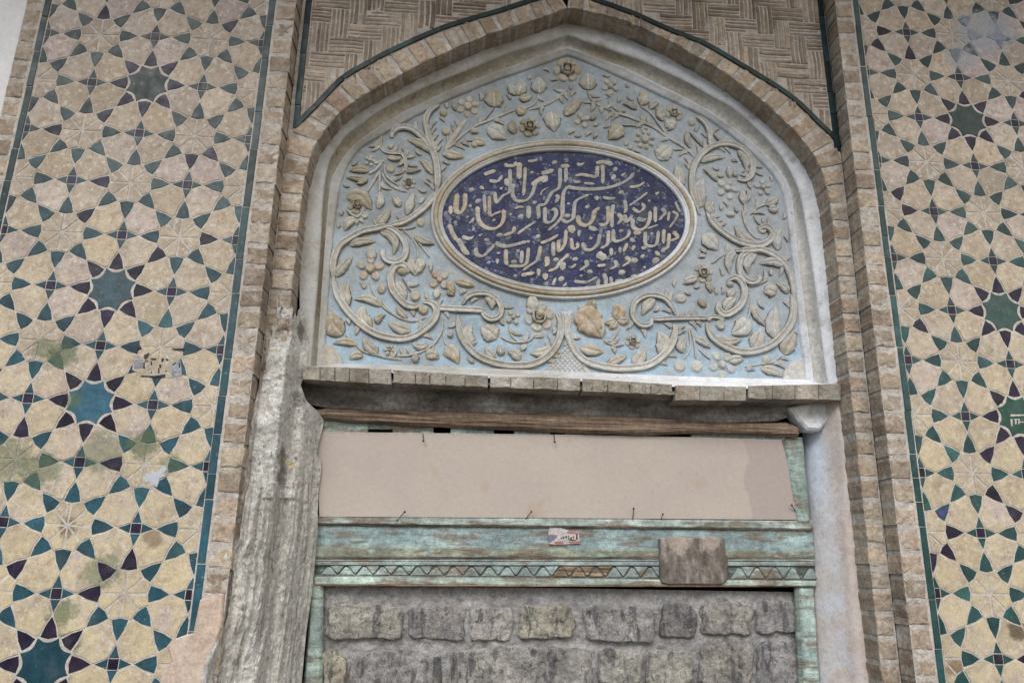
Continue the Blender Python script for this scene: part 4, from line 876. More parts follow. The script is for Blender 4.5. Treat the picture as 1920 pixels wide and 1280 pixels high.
leaf(cN, 150, 500,450, 540,340, 495,225); leaf(cN, 95, 440,510, 320,440, 225,430); leaf(cN, 95, 630,510, 680,450, 770,410); leaf(cN, 80, 1240,1090, 1190,960, 1200,820); leaf(cN, 40, 1420,1070, 1320,960, 1220,855); leaf(cN, 38, 1700,1010, 1640,950, 1585,885)
stem(cN, 28, 0,380, 60,470, 250,600); stem(cN, 26, 1280,1180, 1120,1120, 990,1120)
# crown
rose(cM, 830,390,255,H=.026,col=TAN,rot=.1); leaf(cM, 190, 420,750, 400,640, 410,510, col=PAL); leaf(cM, 220, 1150,700, 1140,580, 1140,440, col=PAL); flower(cM, 1480,650,165,5,rot=.9,col=PAL)
flower(cM, 1440,790,70,3,ball=.3); leaf(cM, 135, 790,1080, 900,980, 1050,850, col=TAN); flower(cM, 1060,1150,150,4,rot=.4,col=TAN,lobe=.42); leaf(cM, 70, 1160,1140, 1220,1120, 1270,1080, col=BRN)
leaf(cM, 210, 590,1030, 610,1180, 640,1330, col=PAL); stem(cM, 24, 400,750, 350,900, 200,990); stem(cM, 44, 830,690, 650,850, 430,950, 250,1000); stem(cM, 26, 1130,710, 1200,860, 1350,960, 1500,1020); stem(cM, 24, 1050,890, 1250,910, 1440,1000)
leaf(cM, 160, 90,780, 130,660, 130,540, col=PAL); leaf(cM, 110, 110,810, 200,830, 300,790, col=TAN); leaf(cM, 110, 60,780, -10,680, 0,590)
# upper left spray
flower(cL, 780,630,215,6,rot=.45,col=TAN,ball=.36); leaf(cL, 60, 600,700, 570,610, 570,530, col=BRN); leaf(cL, 230, 1180,640, 1170,500, 1185,360, col=TAN); bud(cL, 1240,610,50,40)
rose(cL, 1710,920,200,col=BRN,H=.022); leaf(cL, 110, 1480,1040, 1440,930, 1470,820, col=BRN); leaf(cL, 150, 1640,740, 1570,690, 1490,650, col=TAN)
bud(cL, 410,720,72,68, col=TAN); bud(cL, 450,1000,85,85, col=TAN, dent=.3); stem(cL, 28, 470,1070, 480,1200); stem(cL, 70, 430,1290, 560,1100, 690,900, 750,850)
stem(cL, 34, 490,1260, 700,1060, 900,920, 1200,800, 1400,715, 1490,690); stem(cL, 18, 1000,860, 1110,730, 1180,640); stem(cL, 26, 540,1220, 750,1145, 890,1150)
leaf(cL, 120, 850,1160, 940,1160, 1050,1200, col=TAN); bud(cL, 880,1200,70,60, col=TAN); leaf(cL, 210, 1080,950, 1210,1020, 1350,1120, col=PAL); leaf(cL, 80, 820,1020, 880,1000, 940,1030); scroll(cL, 76, 250,1290, 180,1060, 150,860, 220,700, 350,610)
leaf(cL, 120, 400,1330, 540,1360, 720,1400, col=TAN)
# small side leaves springing from the scrolls wherever the ground is free
c3in = lerp(c2, c3, 1.15); ocx, ocz = P(OCX, OCY, YG-.005)
orx = abs(P(OCX+256, OCY, YG-.005)[0]-ocx); orz = abs(P(OCX, OCY-156, YG-.005)[1]-ocz)
zfloor = P(1000, 688, YG)[1]+.004
def free(x, z, r_, skip):
    if z < zfloor+r_ or not inside(x, z, c3in): return False
    if ((x-ocx)/(orx+r_))**2+((z-ocz)/(orz+r_))**2 < 1: return False
    for a__, b__, w__ in OCC:
        if (a__-skip[0])**2+(b__-skip[1])**2 < (w__+.008)**2: continue
        if (a__-x)**2+(b__-z)**2 < (w__+r_)**2: return False
    return True
nf = 0
for path, w0 in list(SPINES):
    nr = normals(path); i = 3
    while i < len(path)-3:
        for sd in (1, -1):
            dx, dz = path[i+1][0]-path[i][0], path[i+1][1]-path[i][1]; l_ = math.hypot(dx, dz) or 1
            tx, tz = dx/l_, dz/l_; nx, nz = nr[i][0]*sd, nr[i][1]*sd
            L_ = rnd.uniform(.028, .046); b_ = (path[i][0]+nx*w0*.8, path[i][1]+nz*w0*.8)
            m1 = (b_[0]+(tx*.75+nx*.5)*L_*.5, b_[1]+(tz*.75+nz*.5)*L_*.5); e1 = (b_[0]+(tx*.62+nx*.85)*L_, b_[1]+(tz*.62+nz*.85)*L_)
            if free(*m1, .0062, path[i]) and free(*e1, .0052, path[i]):
                wl_ = rnd.uniform(.0062, .0088); pth = smooth_path([b_, m1, e1], .003)
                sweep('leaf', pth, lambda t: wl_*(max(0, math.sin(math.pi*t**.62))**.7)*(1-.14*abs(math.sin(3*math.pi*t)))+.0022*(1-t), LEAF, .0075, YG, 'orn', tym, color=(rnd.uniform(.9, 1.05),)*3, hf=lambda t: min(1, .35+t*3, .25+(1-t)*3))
                OCC.extend((p_[0], p_[1], wl_) for p_ in pth[::2]); nf += 1
        i += rnd.choice([2, 3, 3])
# single curled leaves in what is left of the open ground
for _ in range(9000):
    x, z = rnd.uniform(-.45, 1.12), rnd.uniform(2.2, 3.4)
    if not free(x, z, .0095, (99, 99)): continue
    best = min(OCC, key=lambda q_: (q_[0]-x)**2+(q_[1]-z)**2)
    a_ = math.atan2(z-best[1], x-best[0])+rnd.choice([-1, 1])*rnd.uniform(.9, 1.5); L_ = rnd.uniform(.024, .036); bd_ = rnd.choice([-1, 1])*rnd.uniform(.25, .6)
    pts_ = [(x-math.cos(a_)*L_*.5, z-math.sin(a_)*L_*.5), (x-math.sin(a_)*L_*bd_*.3, z+math.cos(a_)*L_*bd_*.3), (x+math.cos(a_)*L_*.5, z+math.sin(a_)*L_*.5)]
    if not all(free(*q_, .0042, (99, 99)) for q_ in pts_): continue
    wl_ = rnd.uniform(.0062, .0085); pth = smooth_path(pts_, .003)
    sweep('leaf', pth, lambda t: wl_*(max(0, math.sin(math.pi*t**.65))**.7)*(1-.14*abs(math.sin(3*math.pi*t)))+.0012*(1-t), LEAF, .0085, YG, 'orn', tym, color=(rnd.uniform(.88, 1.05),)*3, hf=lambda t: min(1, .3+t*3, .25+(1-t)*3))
    OCC.extend((p_[0], p_[1], wl_) for p_ in pth[::2]); nf += 1
    if nf > 520: break
print('filler leaves', nf)
# ledge under the relief
te = PL([(600,684),(643,681),(735,683),(916,689),(1064,695),(1270,704),(1400,708),(1512,710)], YG-.003); be = PL([(560,687),(650,691),(735,693),(916,703),(1090,709),(1265,719),(1399,723),(1580,723)], .128)
te, be = resample(te, 90), resample(be, 90)
loft('bottom_fillet', [(te, YG+.002), (lerp(te, be, .12), YG-.012), (lerp(te, be, .45), YG-.018), (lerp(te, be, .55), YG-.034), (lerp(te, be, 1), .130), ([(p_[0], p_[1]-.01) for p_ in be], .129)], 'pl_light', tym, amp=.002)

# ================================================================== CORNICE AND LINTEL
YC = .125
cor = empty('brick_cornice', 'grey brick cornice ledge with stepped breaks under the stucco relief', 'cornice', (.3, YC, P(1064, 720, YC)[1]))
secs = [([567,600,628,655,692,734], 686, 692, 711, 721), ([737,779,806,836,872,915], 693, 704, 717, 726), ([919,958,1000,1045,1088], 705, 709, 725, 733), ([1092,1140,1181,1221,1261], 709, 720, 733, 740), ([1266,1312,1358,1399], 722, 725, 750, 751), ([1403,1448,1491,1535,1577], 723, 719, 747, 750)]
for xs_, ta, tb, ba, bb in secs:
    n = len(xs_)-1; off = rnd.uniform(-.003, .003)
    for k in range(n):
        f0, f1 = (xs_[k]-xs_[0])/(xs_[-1]-xs_[0]), (xs_[k+1]-xs_[0])/(xs_[-1]-xs_[0])
        g0 = .3; tp = lambda f: ta+(tb-ta)*f; bt = lambda f: ba+(bb-ba)*f
        poly = PL([(xs_[k]+g0, bt(f0)), (xs_[k+1]-.4, bt(f1)), (xs_[k+1]-.4, tp(f1)), (xs_[k]+g0, tp(f0))], YC)
        rough_brick('brick', poly, YC+off+rnd.uniform(-.0006, .0006), .225, 'cornice', cor, rnd.choice([(1, 1, 1), (1.08, 1.05, 1.03), (.93, .92, .9), (1.1, 1.1, 1.1)]), .0022, .0006)
zc = lambda px: float(np.interp(px, [567, 734, 916, 1090, 1262, 1399, 1580], [711, 721, 725, 733, 742, 750, 750]))
zb = lambda px: float(np.interp(px, [560, 608, 730, 946, 1060, 1215, 1317, 1400, 1477, 1520], [752, 762, 767, 772, 774, 781, 788, 789, 787, 772]))
lin = empty('lintel_plaster', 'sooty grey plaster band, toned darker for shade, between cornice and wooden beam', 'plaster', (.3, .2, P(1060, 760, .2)[1]))
def linf(u, v):
    px = 556+(1530-556)*u
    X, Zt = P(px, zc(px), YC+.01); Xb, Zb = P(px, zb(px)+3, .232)
    if v < .4:          # underside of the cornice
        t = v/.4; y = YC+.012+(.215-YC-.012)*t; z = Zt+.006-.012*t+.022*math.sin(math.pi*min(1, t*1.6))*(t < .625); x = X
    else:
        t = (v-.4)/.6; y = .215+.016*t; z = Zt-.006+(Zb-Zt+.006)*t; x = X
    n_ = fbm(x, y, z*1.5, 5, 9)
    return (x, y-.010*n_*min(1, v*3)-.006*abs(fbm(x*.6, 3, z*2, 4, 30)), z+.003*n_*(1 if v < .4 else 0))
o = grid('plaster_band', lambda u, v: linf(u, 1-v), 220, 30, 'soffit', lin)
# short pieces of mortar hanging under the joints of the cornice
for px in ():
    a_ = P(px-2.5, zc(px)+2, YC+.012); b_ = P(px+2.5, zc(px)-2, YC+.012)
    rough_brick('mortar_lump', [(a_[0], a_[1]-.018), (b_[0], a_[1]-.016), (b_[0], b_[1]), (a_[0], b_[1])], YC+.012, .22, 'soffit', lin, (.8, .8, .8), .004, .002)
# wooden beam
bt = lambda px: float(np.interp(px, [585, 608, 640, 811, 1060, 1200, 1302, 1400, 1500], [772, 786, 789, 799, 810, 816, 812, 814, 819]))
bp = lambda px: float(np.interp(px, [585, 608, 730, 946, 1060, 1215, 1317, 1400, 1477, 1500], [768, 764, 767, 772, 773, 780, 789, 791, 790, 800]))
def beamf(u, v):
    px = 588+(1497-588)*u; Xa, Za = P(px, bt(px), .222); Xb, Zb = P(px, bp(px), .222)
    x = Xa+(Xb-Xa)*v; z = Za+(Zb-Za)*v
    r_ = math.sin(math.pi*min(1, max(0, v)))
    g_ = fbm(x*.9, 2, z*22, 4, 9)
    return (x, .236-.018*min(1, r_*2.2)-.0045*g_, z)
beam = grid('wooden_beam', beamf, 260, 26, 'wood')
beam['label'] = 'bare brown weathered wooden beam above the blank board'; beam['category'] = 'beam'
V, Fc = [], []
xa, za = P(1240, 776, .226); xb, zb_ = P(1282, 782, .226)

# ================================================================== DOOR FRAME
YF = .250
fr = empty('door_frame', 'worn green painted wooden transom frame with carved zigzag band', 'door frame', (.3, YF, Z0))
LX = lambda py: float(np.interp(py, [960, 1000, 1060, 1100, 1290], [592, 590, 588, 590, 586]))
RX = lambda py: float(np.interp(py, [820, 960, 985, 1100, 1290], [1510, 1522, 1524, 1530, 1541]))
def rail(name, yl0, yl1, yr0, yr1, y, m='gpaint', prof=None, H=.006, x0=None, x1=None, color=(1, 1, 1), n=120, ns=8, amp=.0016):
    def f(u, v):
        pl_ = yl1+(yl0-yl1)*v; pr = yr1+(yr0-yr1)*v
        ax = LX(pl_) if x0 is None else x0; bx = RX(pr) if x1 is None else x1
        # position along the whole rail, so that short pieces stay in line
        px = ax+(bx-ax)*u; w_ = (px-590)/(1525-590); py = pl_+(pr-pl_)*w_
        x, z = P(px, py, y)
        h = H*(min(1, math.sin(math.pi*min(1, max(0, v)))*2.6) if prof is None else prof(v))
        return (x, y+H-h-amp*fbm(x*2, y, z*6, 4, 12), z)
    return grid(name, f, n, ns, m, fr, color=color)
rail('top_fillet', 966, 982, 974, 993, .243, H=.010, color=(1.35, 1.3, 1.25))
rail('flat_board', 981, 1025, 991, 1033, .2555, H=.004, prof=lambda v: 1, color=(.9, 1, 1.05), ns=16)
rail('ridge_moulding', 1023, 1047, 1031, 1046, .248, H=.010, color=(.80, .74, .60), amp=.003)
rail('worn_edge', 979, 984, 989, 994, .2475, m='wood', H=.003, color=(1.1, 1.1, 1.0), amp=.003)
rail('worn_edge', 1044, 1048, 1044, 1047, .2465, m='wood', H=.002, color=(.6, .6, .6), amp=.002)
rail('worn_edge', 1079, 1082, 1087, 1090, .247, m='wood', H=.003, color=(.6, .6, .6), amp=.002)
rail('worn_edge', 1095, 1098, 1098, 1100, .2445, m='wood', H=.002, color=(1.2, 1.1, 1.0), amp=.004)
rail('bead', 1046, 1052, 1045, 1052, .249, H=.006, color=(1.1, 1.1, 1.1)); rail('bead', 1052, 1059, 1052, 1061, .249, H=.006)
rail('zigzag_ground', 1057, 1080, 1060, 1089, .2585, H=.004, prof=lambda v: 1, color=(.30, .30, .26))
rail('bottom_moulding', 1078, 1097, 1087, 1099, .246, H=.010, color=(1.3, 1.3, 1.2))
k = 0; px = 600
while px < 1515:
    w_ = (px-590)/(1525-590); ya = 1062+(1065-1062)*w_; yb_ = 1077+(1086-1077)*w_
    if not (1232 < px < 1366):
        br = 1030 < px < 1115
        poly = PL([(px+1, yb_), (px+31, yb_), (px+20, ya+1), (px+14, ya)], .2525)
        prism('zigzag_tooth', poly, .2515+rnd.uniform(0, .002), .26, 'wood' if br else 'gpaint', fr, .003, (1.2, 1.25, 1.2) if br else (rnd.uniform(.8, 1.15),)*3, tilt=.04)
        if px+48 < 1518 and not (1205 < px < 1232):
            up_ = PL([(px+18.5, ya-2.5), (px+45.5, ya-2.5), (px+34, yb_-3.5), (px+31, yb_-3.5)], .2525)
            prism('zigzag_tooth', up_, .2520+rnd.uniform(0, .0015), .26, 'wood' if br else 'gpaint', fr, .002, (1.2, 1.25, 1.2) if br else (rnd.uniform(.75, 1.05),)*3, tilt=.04)
    px += 33.5
# stiles
def stile(pts_l, pts_r, y, H, color, m='gpaint', name='stile'):
    lx = lambda py: float(np.interp(py, [p_[1] for p_ in pts_l], [p_[0] for p_ in pts_l])); rx_ = lambda py: float(np.interp(py, [p_[1] for p_ in pts_r], [p_[0] for p_ in pts_r]))
    y0, y1 = pts_l[0][1], pts_l[-1][1]
    def f(u, v):
        py = y1+(y0-y1)*v; px = lx(py)+(rx_(py)-lx(py))*u
        x, z = P(px, py, y); h = H*min(1, math.sin(math.pi*u)*2.2)*min(1, .3+12*v)*min(1, .3+12*(1-v))
        return (x, y+H-h-.0012*fbm(x*5, y, z, 4, 14), z)
    return grid(name, f, 10, 60, m, fr, color=color)
stile([(1466, 818), (1475, 880), (1492, 985)], [(1510, 820), (1518, 900), (1525, 990)], .236, .02, (.95, 1.0, .92))
stile([(1497, 1096), (1503, 1200), (1507, 1292)], [(1530, 1096), (1536, 1200), (1542, 1292)], .246, .016, (1.25, 1.3, 1.25))
stile([(1490, 1096), (1494, 1200), (1497, 1292)], [(1500, 1096), (1505, 1200), (1509, 1292)], .256, .008, (.6, .62, .55))
stile([(580, 1085), (576, 1180), (566, 1292)], [(605, 1085), (604, 1180), (603, 1292)], .246, .016, (1.0, 1.05, 1.0))
# what remains of the upper rail, with gaps between
for x0, x1, ya, yb_ in ((640, 690, 790, 815), (690, 738, 792, 805), (736, 813, 795, 816), (845, 926, 800, 817), (964, 1032, 806, 818), (1060, 1130, 810, 820), (1296, 1472, 810, 828), (600, 648, 784, 814)):
    pts = PL([(x0, yb_), (x1, yb_+.4), (x1, ya), (x0, ya)], .2455)
    rough_brick('upper_rail', pts, .2445, .262, 'gpaint', fr, rnd.choice([(1, 1, 1), (1.2, 1.25, 1.15), (.7, .7, .65)]), .002, .001)
# ------------------------------------------------------------------ the blank board in the transom
bd = empty('blank_board', 'blank pinkish brown fibreboard sheet nailed across the transom opening', 'board', (.3, .24, P(1040, 900, .24)[1]))
ol = PL([(599,968),(900,970),(1200,972),(1493,974),(1486,930),(1478,880),(1471,846),(1465,826),(1300,821),(1040,816),(800,813),(596,811),(592,850)], .242)
prism('sheet', ol, .2405, .2435, 'board', bd, .0004)
prism('sheet_edge', PL([(600,809.5),(800,811.5),(1040,814.5),(1300,819.5),(1466,824.5),(1466,826.5),(1300,821.5),(1040,816.5),(800,813.5),(600,811.5)], .2415), .2398, .2432, 'paper', bd, .0002)
def nail(x0, y0, x1, y1, lab=None):
    a_ = P(x0, y0, .236); b_ = P(x1, y1, .225)
    p0, p1 = Vector((a_[0], .2405, a_[1])), Vector((b_[0], .2405-.016, b_[1])); d = (p1-p0); L_ = d.length; d.normalize()
    s = d.orthogonal().normalized(); t = d.cross(s); V = []; Fc = []
    prof = [(0, .0013), (.9, .0013), (.9, .0034), (1.0, .0034)]
    for q_, r_ in prof:
        for k_ in range(6):
            a2_ = k_*math.pi/3; V.append(tuple(p0+d*L_*q_+(s*math.cos(a2_)+t*math.sin(a2_))*r_))
    for i in range(3):
        for k_ in range(6): Fc.append((6*i+k_, 6*i+(k_+1) % 6, 6*i+6+(k_+1) % 6, 6*i+6+k_))
    Fc.append(tuple(range(18, 24))); mesh('nail', V, Fc, 'iron', bd)
for v in ((793, 812, 794, 827), (1039, 813, 1040, 829), (743, 976, 760, 958), (986, 972, 997, 958), (1187, 973, 1188, 952), (1493, 959, 1484, 946), (1240, 973, 1243, 963)): nail(*v)
# ------------------------------------------------------------------ wooden block, sticker
bl = []
for a_ in [(1236,1010),(1237,1085),(1241,1092),(1250,1095),(1351,1095),(1360,1091),(1364,1083),(1364,1042),(1360,1038),(1358,1009),(1330,1006),(1300,1008),(1262,1005)]: bl.append(a_)
o = prism('stained_block', PL(bl, .243), .2385, .262, 'patch', None, .003)
o['label'] = 'soot stained block with rounded lower corners nailed over the zigzag band'; o['category'] = 'block'
def linf2(px, py, y=.2505): return P(px, py, y)
stk = empty('torn_sticker', 'small torn red and white sticker on the green transom rail', 'sticker', (P(1058, 1005, .2505)[0], .2505, P(1058, 1005, .2505)[1]))
ys = .2508
def sk(name, pts, m, y, col=(1, 1, 1)): prism(name, [P(1010+a_/19.2, 975+b_/19.2, ys) for a_, b_ in pts], y, y+.0006, m, stk, .0001, col)
sk('backing', [(370,290),(470,210),(760,200),(860,300),(1100,370),(1440,400),(1480,820),(1080,850),(700,890),(380,860),(330,560)], 'paper', ys-.0006)
sk('violet_area', [(330,500),(660,520),(700,620),(420,820),(350,760)], 'violet', ys-.0011)
sk('white_stroke', [(380,840),(640,640),(800,560),(820,600),(640,730),(480,860)], 'paper', ys-.0016, (1.2, 1.2, 1.2))
sk('red_band', [(570,770),(880,750),(890,850),(700,890),(600,860)], 'red', ys-.0015)
sk('red_band', [(1060,770),(1200,740),(1480,740),(1480,830),(1150,850)], 'red', ys-.0015)
sk('red_band', [(1000,400),(1150,380),(1460,410),(1450,480),(1330,500),(1040,470)], 'red', ys-.0015)
for pts in ([(1340,490),(1400,490),(1400,700),(1340,700)], [(1230,560),(1280,560),(1280,640),(1230,640)], [(1140,600),(1190,600),(1190,680),(1140,680)], [(960,560),(1020,560),(1010,640),(965,640)], [(870,570),(920,570),(920,640),(870,640)], [(790,610),(840,610),(850,660),(800,660)], [(1100,680),(1330,700),(1330,725),(1100,715)], [(1060,540),(1085,540),(1090,690),(1065,690)]):
    sk('printed_letter', pts, 'ink' if pts[0] != (1340,490) else 'ink', ys-.0016)
# ================================================================== BLOCKED-UP OPENING
inf = empty('stone_infill', 'rough grey stone blocks in thick mortar filling the doorway under the frame', 'stone wall', (.3, .29, Z0))
def bedf(u, v):
    px = 585+(1520-585)*u; x0, zt = P(585, 1094, .285); x1, _ = P(1520, 1094, .285)
    x = x0+(x1-x0)*u; z = Z0+.1+(zt-Z0-.1)*v
    return (x, .2825-.006*fbm(x, 6, z, 5, 9)-.006*fbm(x, 9, z, 5, 30), z)
grid('bedding_mortar', bedf, 300, 120, 'bedding', inf)
def stone(pts, y, H, col=(1, 1, 1), seed=0):
    poly = ccw(PL(pts, y)); cx = sum(p_[0] for p_ in poly)/len(poly); cz = sum(p_[1] for p_ in poly)/len(poly)
    dense = []
    for i in range(len(poly)):
        a_, b_ = poly[i], poly[(i+1) % len(poly)]
        for k_ in range(8):
            t = k_/8; dense.append((a_[0]+(b_[0]-a_[0])*t, a_[1]+(b_[1]-a_[1])*t))
    n = len(dense); sm = dense
    for _ in range(1): sm = [((sm[i-1][0]+sm[i][0]*2+sm[(i+1) % n][0])/4, (sm[i-1][1]+sm[i][1]*2+sm[(i+1) % n][1])/4) for i in range(n)]
    sm = [(p_[0]+.007*fbm(p_[0], seed, p_[1], 4, 34), p_[1]+.007*fbm(p_[0], seed+5, p_[1], 4, 34)) for p_ in sm]
    V = [(cx, y-H, cz)]; Fc = []; R_ = 12
    for r_ in range(1, R_+1):
        f = r_/R_; h = H*.9*(1-max(0, (f-.88)/.12)**3)
        for p_ in sm:
            x, z = cx+(p_[0]-cx)*f, cz+(p_[1]-cz)*f
            V.append((x, y+(.012 if r_ == R_ else 0)-h-(.006*fbm(x, seed, z, 5, 14)+.004*abs(fbm(x, seed, z, 5, 40)))*(1 if f < .99 else .3), z))
    for i in range(n):
        j = (i+1) % n; Fc.append((0, 1+i, 1+j))
        for r_ in range(R_-1): Fc.append((1+r_*n+i, 1+(r_+1)*n+i, 1+(r_+1)*n+j, 1+r_*n+j))
    mesh('stone', V, Fc, 'stone', inf, True, col)
sts = [([(606,1198),(758,1199),(760,1138),(700,1130),(612,1130)], .014, (1.1,1.08,1.0)), ([(762,1198),(872,1202),(876,1136),(830,1132),(764,1138)], .009, (.95,.93,.95)), ([(876,1202),(958,1202),(966,1136),(880,1138)], .010, (1.05,1.02,1.0)), ([(966,1198),(1072,1196),(1082,1160),(1070,1134),(975,1132)], .013, (1.12,1.09,.95)),
       ([(1098,1202),(1226,1206),(1230,1150),(1204,1134),(1086,1136)], .016, (.98,.98,1)), ([(1232,1194),(1304,1196),(1308,1150),(1290,1130),(1242,1130)], .012, (.62,.60,.62)), ([(1308,1192),(1410,1190),(1412,1132),(1385,1124),(1310,1132)], .011, (1.08,1.05,1.0)), ([(1414,1190),(1496,1186),(1496,1124),(1440,1122),(1416,1130)], .009, (.85,.84,.88)),
       ([(604,1296),(646,1296),(650,1240),(630,1212),(606,1216)], .016, (1.2,1.16,1.0)), ([(652,1296),(806,1296),(802,1226),(700,1216),(654,1236)], .013, (.85,.85,.88)), ([(810,1296),(828,1296),(828,1226),(812,1230)], .006, (.4,.4,.42)), ([(832,1296),(1114,1296),(1114,1216),(1000,1206),(840,1218)], .018, (1,.99,.97)),
       ([(1120,1282),(1202,1284),(1206,1218),(1140,1212),(1120,1220)], .013, (.95,.95,.9)), ([(1205,1284),(1300,1284),(1302,1220),(1240,1216),(1208,1218)], .013, (1.1,1.08,1.0)), ([(1306,1284),(1410,1288),(1414,1204),(1350,1200),(1308,1212)], .016, (1.05,1.02,.97)), ([(1414,1288),(1502,1288),(1502,1202),(1440,1200),(1416,1206)], .012, (.82,.82,.87)),
       ([(1120,1310),(1300,1310),(1300,1290),(1120,1288)], .010, (.9,.9,.9)), ([(1308,1312),(1500,1312),(1500,1294),(1308,1292)], .010, (1,1,1))]
for i, (pts, H, c_) in enumerate(sts): stone(pts, .282, H*1.25, tuple(v*.86 for v in c_), i*3.3)
# near-black wall colour behind stands in for the unlit room at the gaps
# ================================================================== RIGHT JAMB
Fp = [(1500,742),(1508,775),(1514,808),(1522,900),(1526,985),(1528,1090),(1541,1292)]; Hp = [(1560,742),(1564,775),(1569,808),(1577,900),(1580,985),(1588,1090),(1604,1292)]
yy_ = np.linspace(742, 1292, 60); ip = lambda A, y: float(np.interp(y, [p_[1] for p_ in A], [p_[0] for p_ in A]))
r1 = [P(ip(Fp, y), y, .262) for y in yy_]; r2 = [P(ip(Hp, y), y, .168) for y in yy_]
r3 = [(xr_in+.012, P(1595, y, .15)[1]) for y in yy_]
jam = empty('plaster_jamb', 'bluish white plastered door jamb right of the boarded transom, pinkish towards its foot', 'door jamb', (1.1, .2, Z0))
loft('reveal', [(lerp(r1, r2, -.1), .29), (r1, .262), (lerp(r1, r2, .25), .236), (lerp(r1, r2, .5), .212), (lerp(r1, r2, .8), .186), (lerp(r1, r2, .96), .168), (lerp(r1, r2, 1.03), .158), (lerp(r2, r3, .3), .150), (lerp(r2, r3, .6), .150), (r3, .150)], 'jamb', jam, amp=.004, sc=9)
o = prism('corbel_plug', PL([(1478,765),(1520,752),(1568,750),(1566,775),(1535,808),(1512,806),(1496,790)], .20), .190, .25, 'pl_light', jam, .008, (.72, .70, .66))
# ================================================================== CEMENT COAT ON THE LEFT
ss = lambda x, a_, b_: (lambda t: t*t*(3-2*t))(min(1, max(0, (x-a_)/(b_-a_))))
def DD(x): return -.012+.058*ss(x, -.632, -.604)+.080*ss(x, -.536, -.508)+.092*ss(x, -.495, -.445)
PLx = [(540,519),(560,512),(600,503),(640,497),(680,490),(720,484),(760,474),(800,468),(837,463),(886,455),(950,446),(1010,437),(1044,416),(1080,424),(1119,420),(1150,416),(1175,408),(1205,394),(1242,376),(1292,366)]
PRx = [(540,572),(560,579),(600,580),(640,578),(690,574),(720,562),(750,573),(780,606),(802,604),(829,596),(850,592),(864,600),(880,601),(924,595),(1000,594),(1055,589),(1114,583),(1192,572),(1292,563)]
lpx = lambda py: float(np.interp(py, [p_[0] for p_ in PLx], [p_[1] for p_ in PLx]))+2.2*mnoise.noise(Vector((py*.06, 0, 0)))
rpx = lambda py: float(np.interp(py, [p_[0] for p_ in PRx], [p_[1] for p_ in PRx]))
def onD(px, py):
    y = .1
    for _ in range(25):
        x = P(px, py, y)[0]; y += .5*(DD(x)-y)
    x, z = P(px, py, y); return x, y, z
def cemf(u, v):
    py = 1292+(540-1292)*v; px = lpx(py)+(rpx(py)-lpx(py))*u
    x, y, z = onD(px, py)
    low = ss(1292-py, 0, 0) if False else ss(py, 880, 960)
    wv = fbm(z*1.6, 3, u*2, 3, 3)*.16
    r_ = 1-abs(mnoise.noise(Vector((u*8+wv*1.2, z*.5, 0)))*2.6); r_2 = 1-abs(mnoise.noise(Vector((u*19+wv*3, z*1.0, 4)))*2.6)
    drip = (.020*max(0, r_)**1.6+.009*max(0, r_2)**1.6)*low
    lump = .007*fbm(x, 2, z, 6, 11)*(1.3-.9*low)+.003*fbm(x, 8, z, 4, 55)
    e_ = min(1, 9*u, 9*(1-u))
    up = ss(-py, -760, -545)          # the coat thins out upwards and the bricks come through
    thin = up*(.016+.030*abs(fbm(x, 12, z, 4, 12)))
    step = -.010*(1 if 905 < py < 935 and .3 < u < .75 else 0)
    return (x, y-(drip+lump+.006)*max(.0, e_)+.012*(1-e_)+thin+step, z)
def cem_keep(u, v):
    py = 1292+(540-1292)*v
    return py > 572+60*max(0, u-.75)*4+45*mnoise.noise(Vector((u*4, 3, 1)))+26*mnoise.noise(Vector((u*15, 7, 1)))
cem = grid('cement_coat', cemf, 120, 420, 'cement', keep=cem_keep)
cem['label'] = 'rough grey cement coat with long vertical drips smeared over the left jamb'; cem['category'] = 'cement'
# bare pink plaster where the lower end of the tile panel is lost
o = prism('plaster_repair', PL([(375,1124),(420,1112),(416,1175),(392,1235),(376,1292),(296,1292),(303,1262),(322,1240),(314,1212),(330,1196),(349,1189),(362,1186)], -.006), -.0085, .004, 'pink', None, .004, (1, .97, .93))
o['label'] = 'bare pinkish plaster repair beside the lower end of the left tile panel'; o['category'] = 'plaster repair'
o = prism('paint_splash', PL([(268,897),(275,893),(272,887),(281,889),(286,882),(292,886),(300,880),(309,872),(314,880),(306,888),(310,893),(300,896),(298,905),(294,914),(289,908),(284,913),(281,903),(273,905)], 0), -.0022, .001, 'whitewall', None, .0008, (.58, .62, .68))
o['label'] = 'small white plaster splash on the left tile panel'; o['category'] = 'plaster splash'
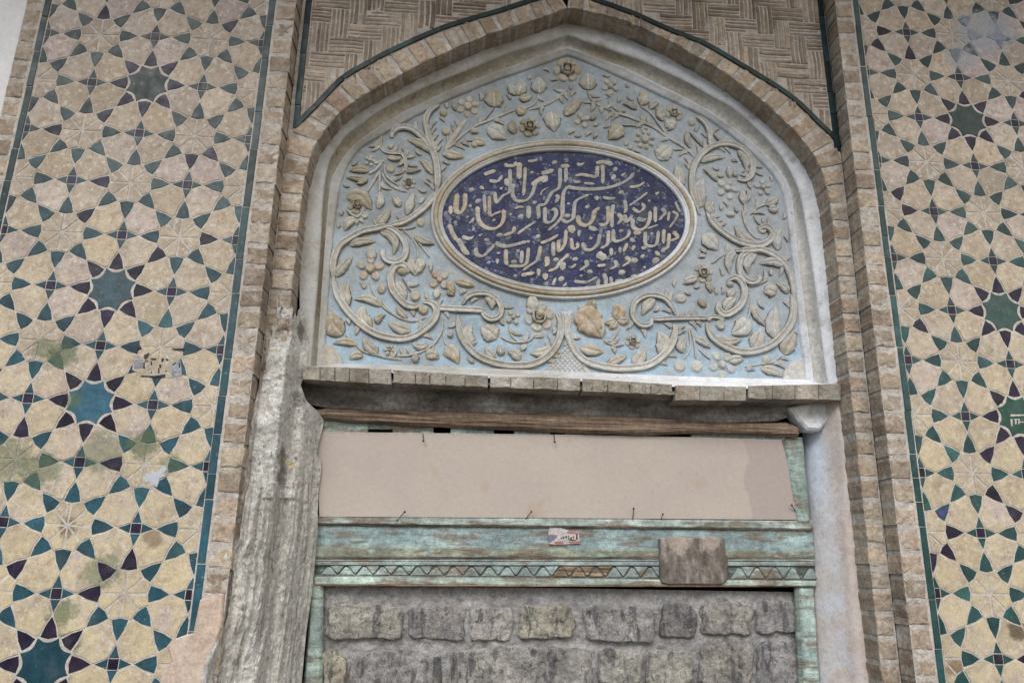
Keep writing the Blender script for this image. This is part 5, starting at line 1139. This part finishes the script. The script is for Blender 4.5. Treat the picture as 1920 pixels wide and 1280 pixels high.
# worn painted writing and patches on the tiles
wr = empty('worn_writing', 'scratched dark writing on a greyish smear over the left tiles', 'writing', (P(300, 690, 0)[0], 0, P(300, 690, 0)[1]))
def wk(name, pts, m, y, col=(1, 1, 1)): prism(name, [P(230+a_/12.8, 640+b_/12.8, 0) for a_, b_ in pts], y, y+.0008, m, wr, .0002, col)
wk('grey_smear', [(250,420),(480,390),(560,470),(1180,480),(1400,470),(1430,820),(1150,880),(560,830),(240,690)], 'cream', -.0024, (.80, .84, .88))
wk('grey_smear', [(260,450),(490,430),(500,650),(290,670)], 'bedding', -.0030, (.95, 1.0, 1.12)); wk('grey_smear', [(1200,560),(1400,480),(1420,820),(1180,840)], 'bedding', -.0030, (1.15, 1.25, 1.4))
for pts in ([(380,90),(420,80),(480,190),(340,190)], [(520,330),(650,270),(640,320),(570,420),(520,400)], [(510,510),(540,510),(540,660),(505,650)], [(670,410),(820,410),(810,440),(700,445)], [(680,480),(715,480),(715,580),(685,580)], [(940,410),(1000,410),(970,500),(945,500)], [(1050,420),(1095,420),(1090,465),(1050,460)],
            [(880,560),(945,560),(925,640),(895,640)], [(860,645),(890,645),(890,765),(860,765)], [(1360,520),(1390,520),(1385,640),(1358,640)], [(1190,560),(1280,500),(1290,520),(1240,580)], [(1190,170),(1500,170),(1500,195),(1400,225),(1210,195)], [(440,820),(760,830),(1030,790),(1030,860),(740,860),(450,850)], [(540,470),(630,460),(600,490),(550,495)], [(1040,700),(1070,700),(1060,730),(1035,730)], [(690,730),(720,730),(715,770),(690,770)]):
    wk('painted_stroke', pts, 'ink', -.0038)
w2 = empty('faded_lettering', 'faded pale lettering on the green star at the right picture edge', 'writing', (P(1905, 785, 0)[0], 0, P(1905, 785, 0)[1]))
for pts in ([(540,590),(960,590),(960,630),(540,650)], [(530,720),(600,720),(600,940),(560,960)], [(640,720),(820,720),(820,750),(640,750)], [(660,750),(720,750),(730,880),(680,890)], [(770,750),(810,750),(810,880),(770,890)], [(820,800),(960,810),(960,840),(820,830)]):
    prism('painted_stroke', [P(1860+a_/16, 740+b_/16, 0) for a_, b_ in pts], -.0026, -.0016, 'grout', w2, .0002, (1, 1, 1))
# sprig of blue paint on the right panel
for k_, (px, py, r_) in enumerate(((1766, 961, 6), (1773, 955, 4), (1759, 958, 3))): pass
o = prism('blue_splash', PL([(1756,962),(1760,955),(1768,957),(1776,949),(1778,953),(1773,962),(1766,968),(1760,967)], 0), -.0026, 0, 'violet', None, .0004, (.4, .4, .9))
o['label'] = 'small blue paint splash on the right tile panel'; o['category'] = 'paint splash'
print('objects', len(bpy.data.objects), 'tris', sum(len(o.data.polygons) for o in bpy.data.objects if o.type == 'MESH')*2)
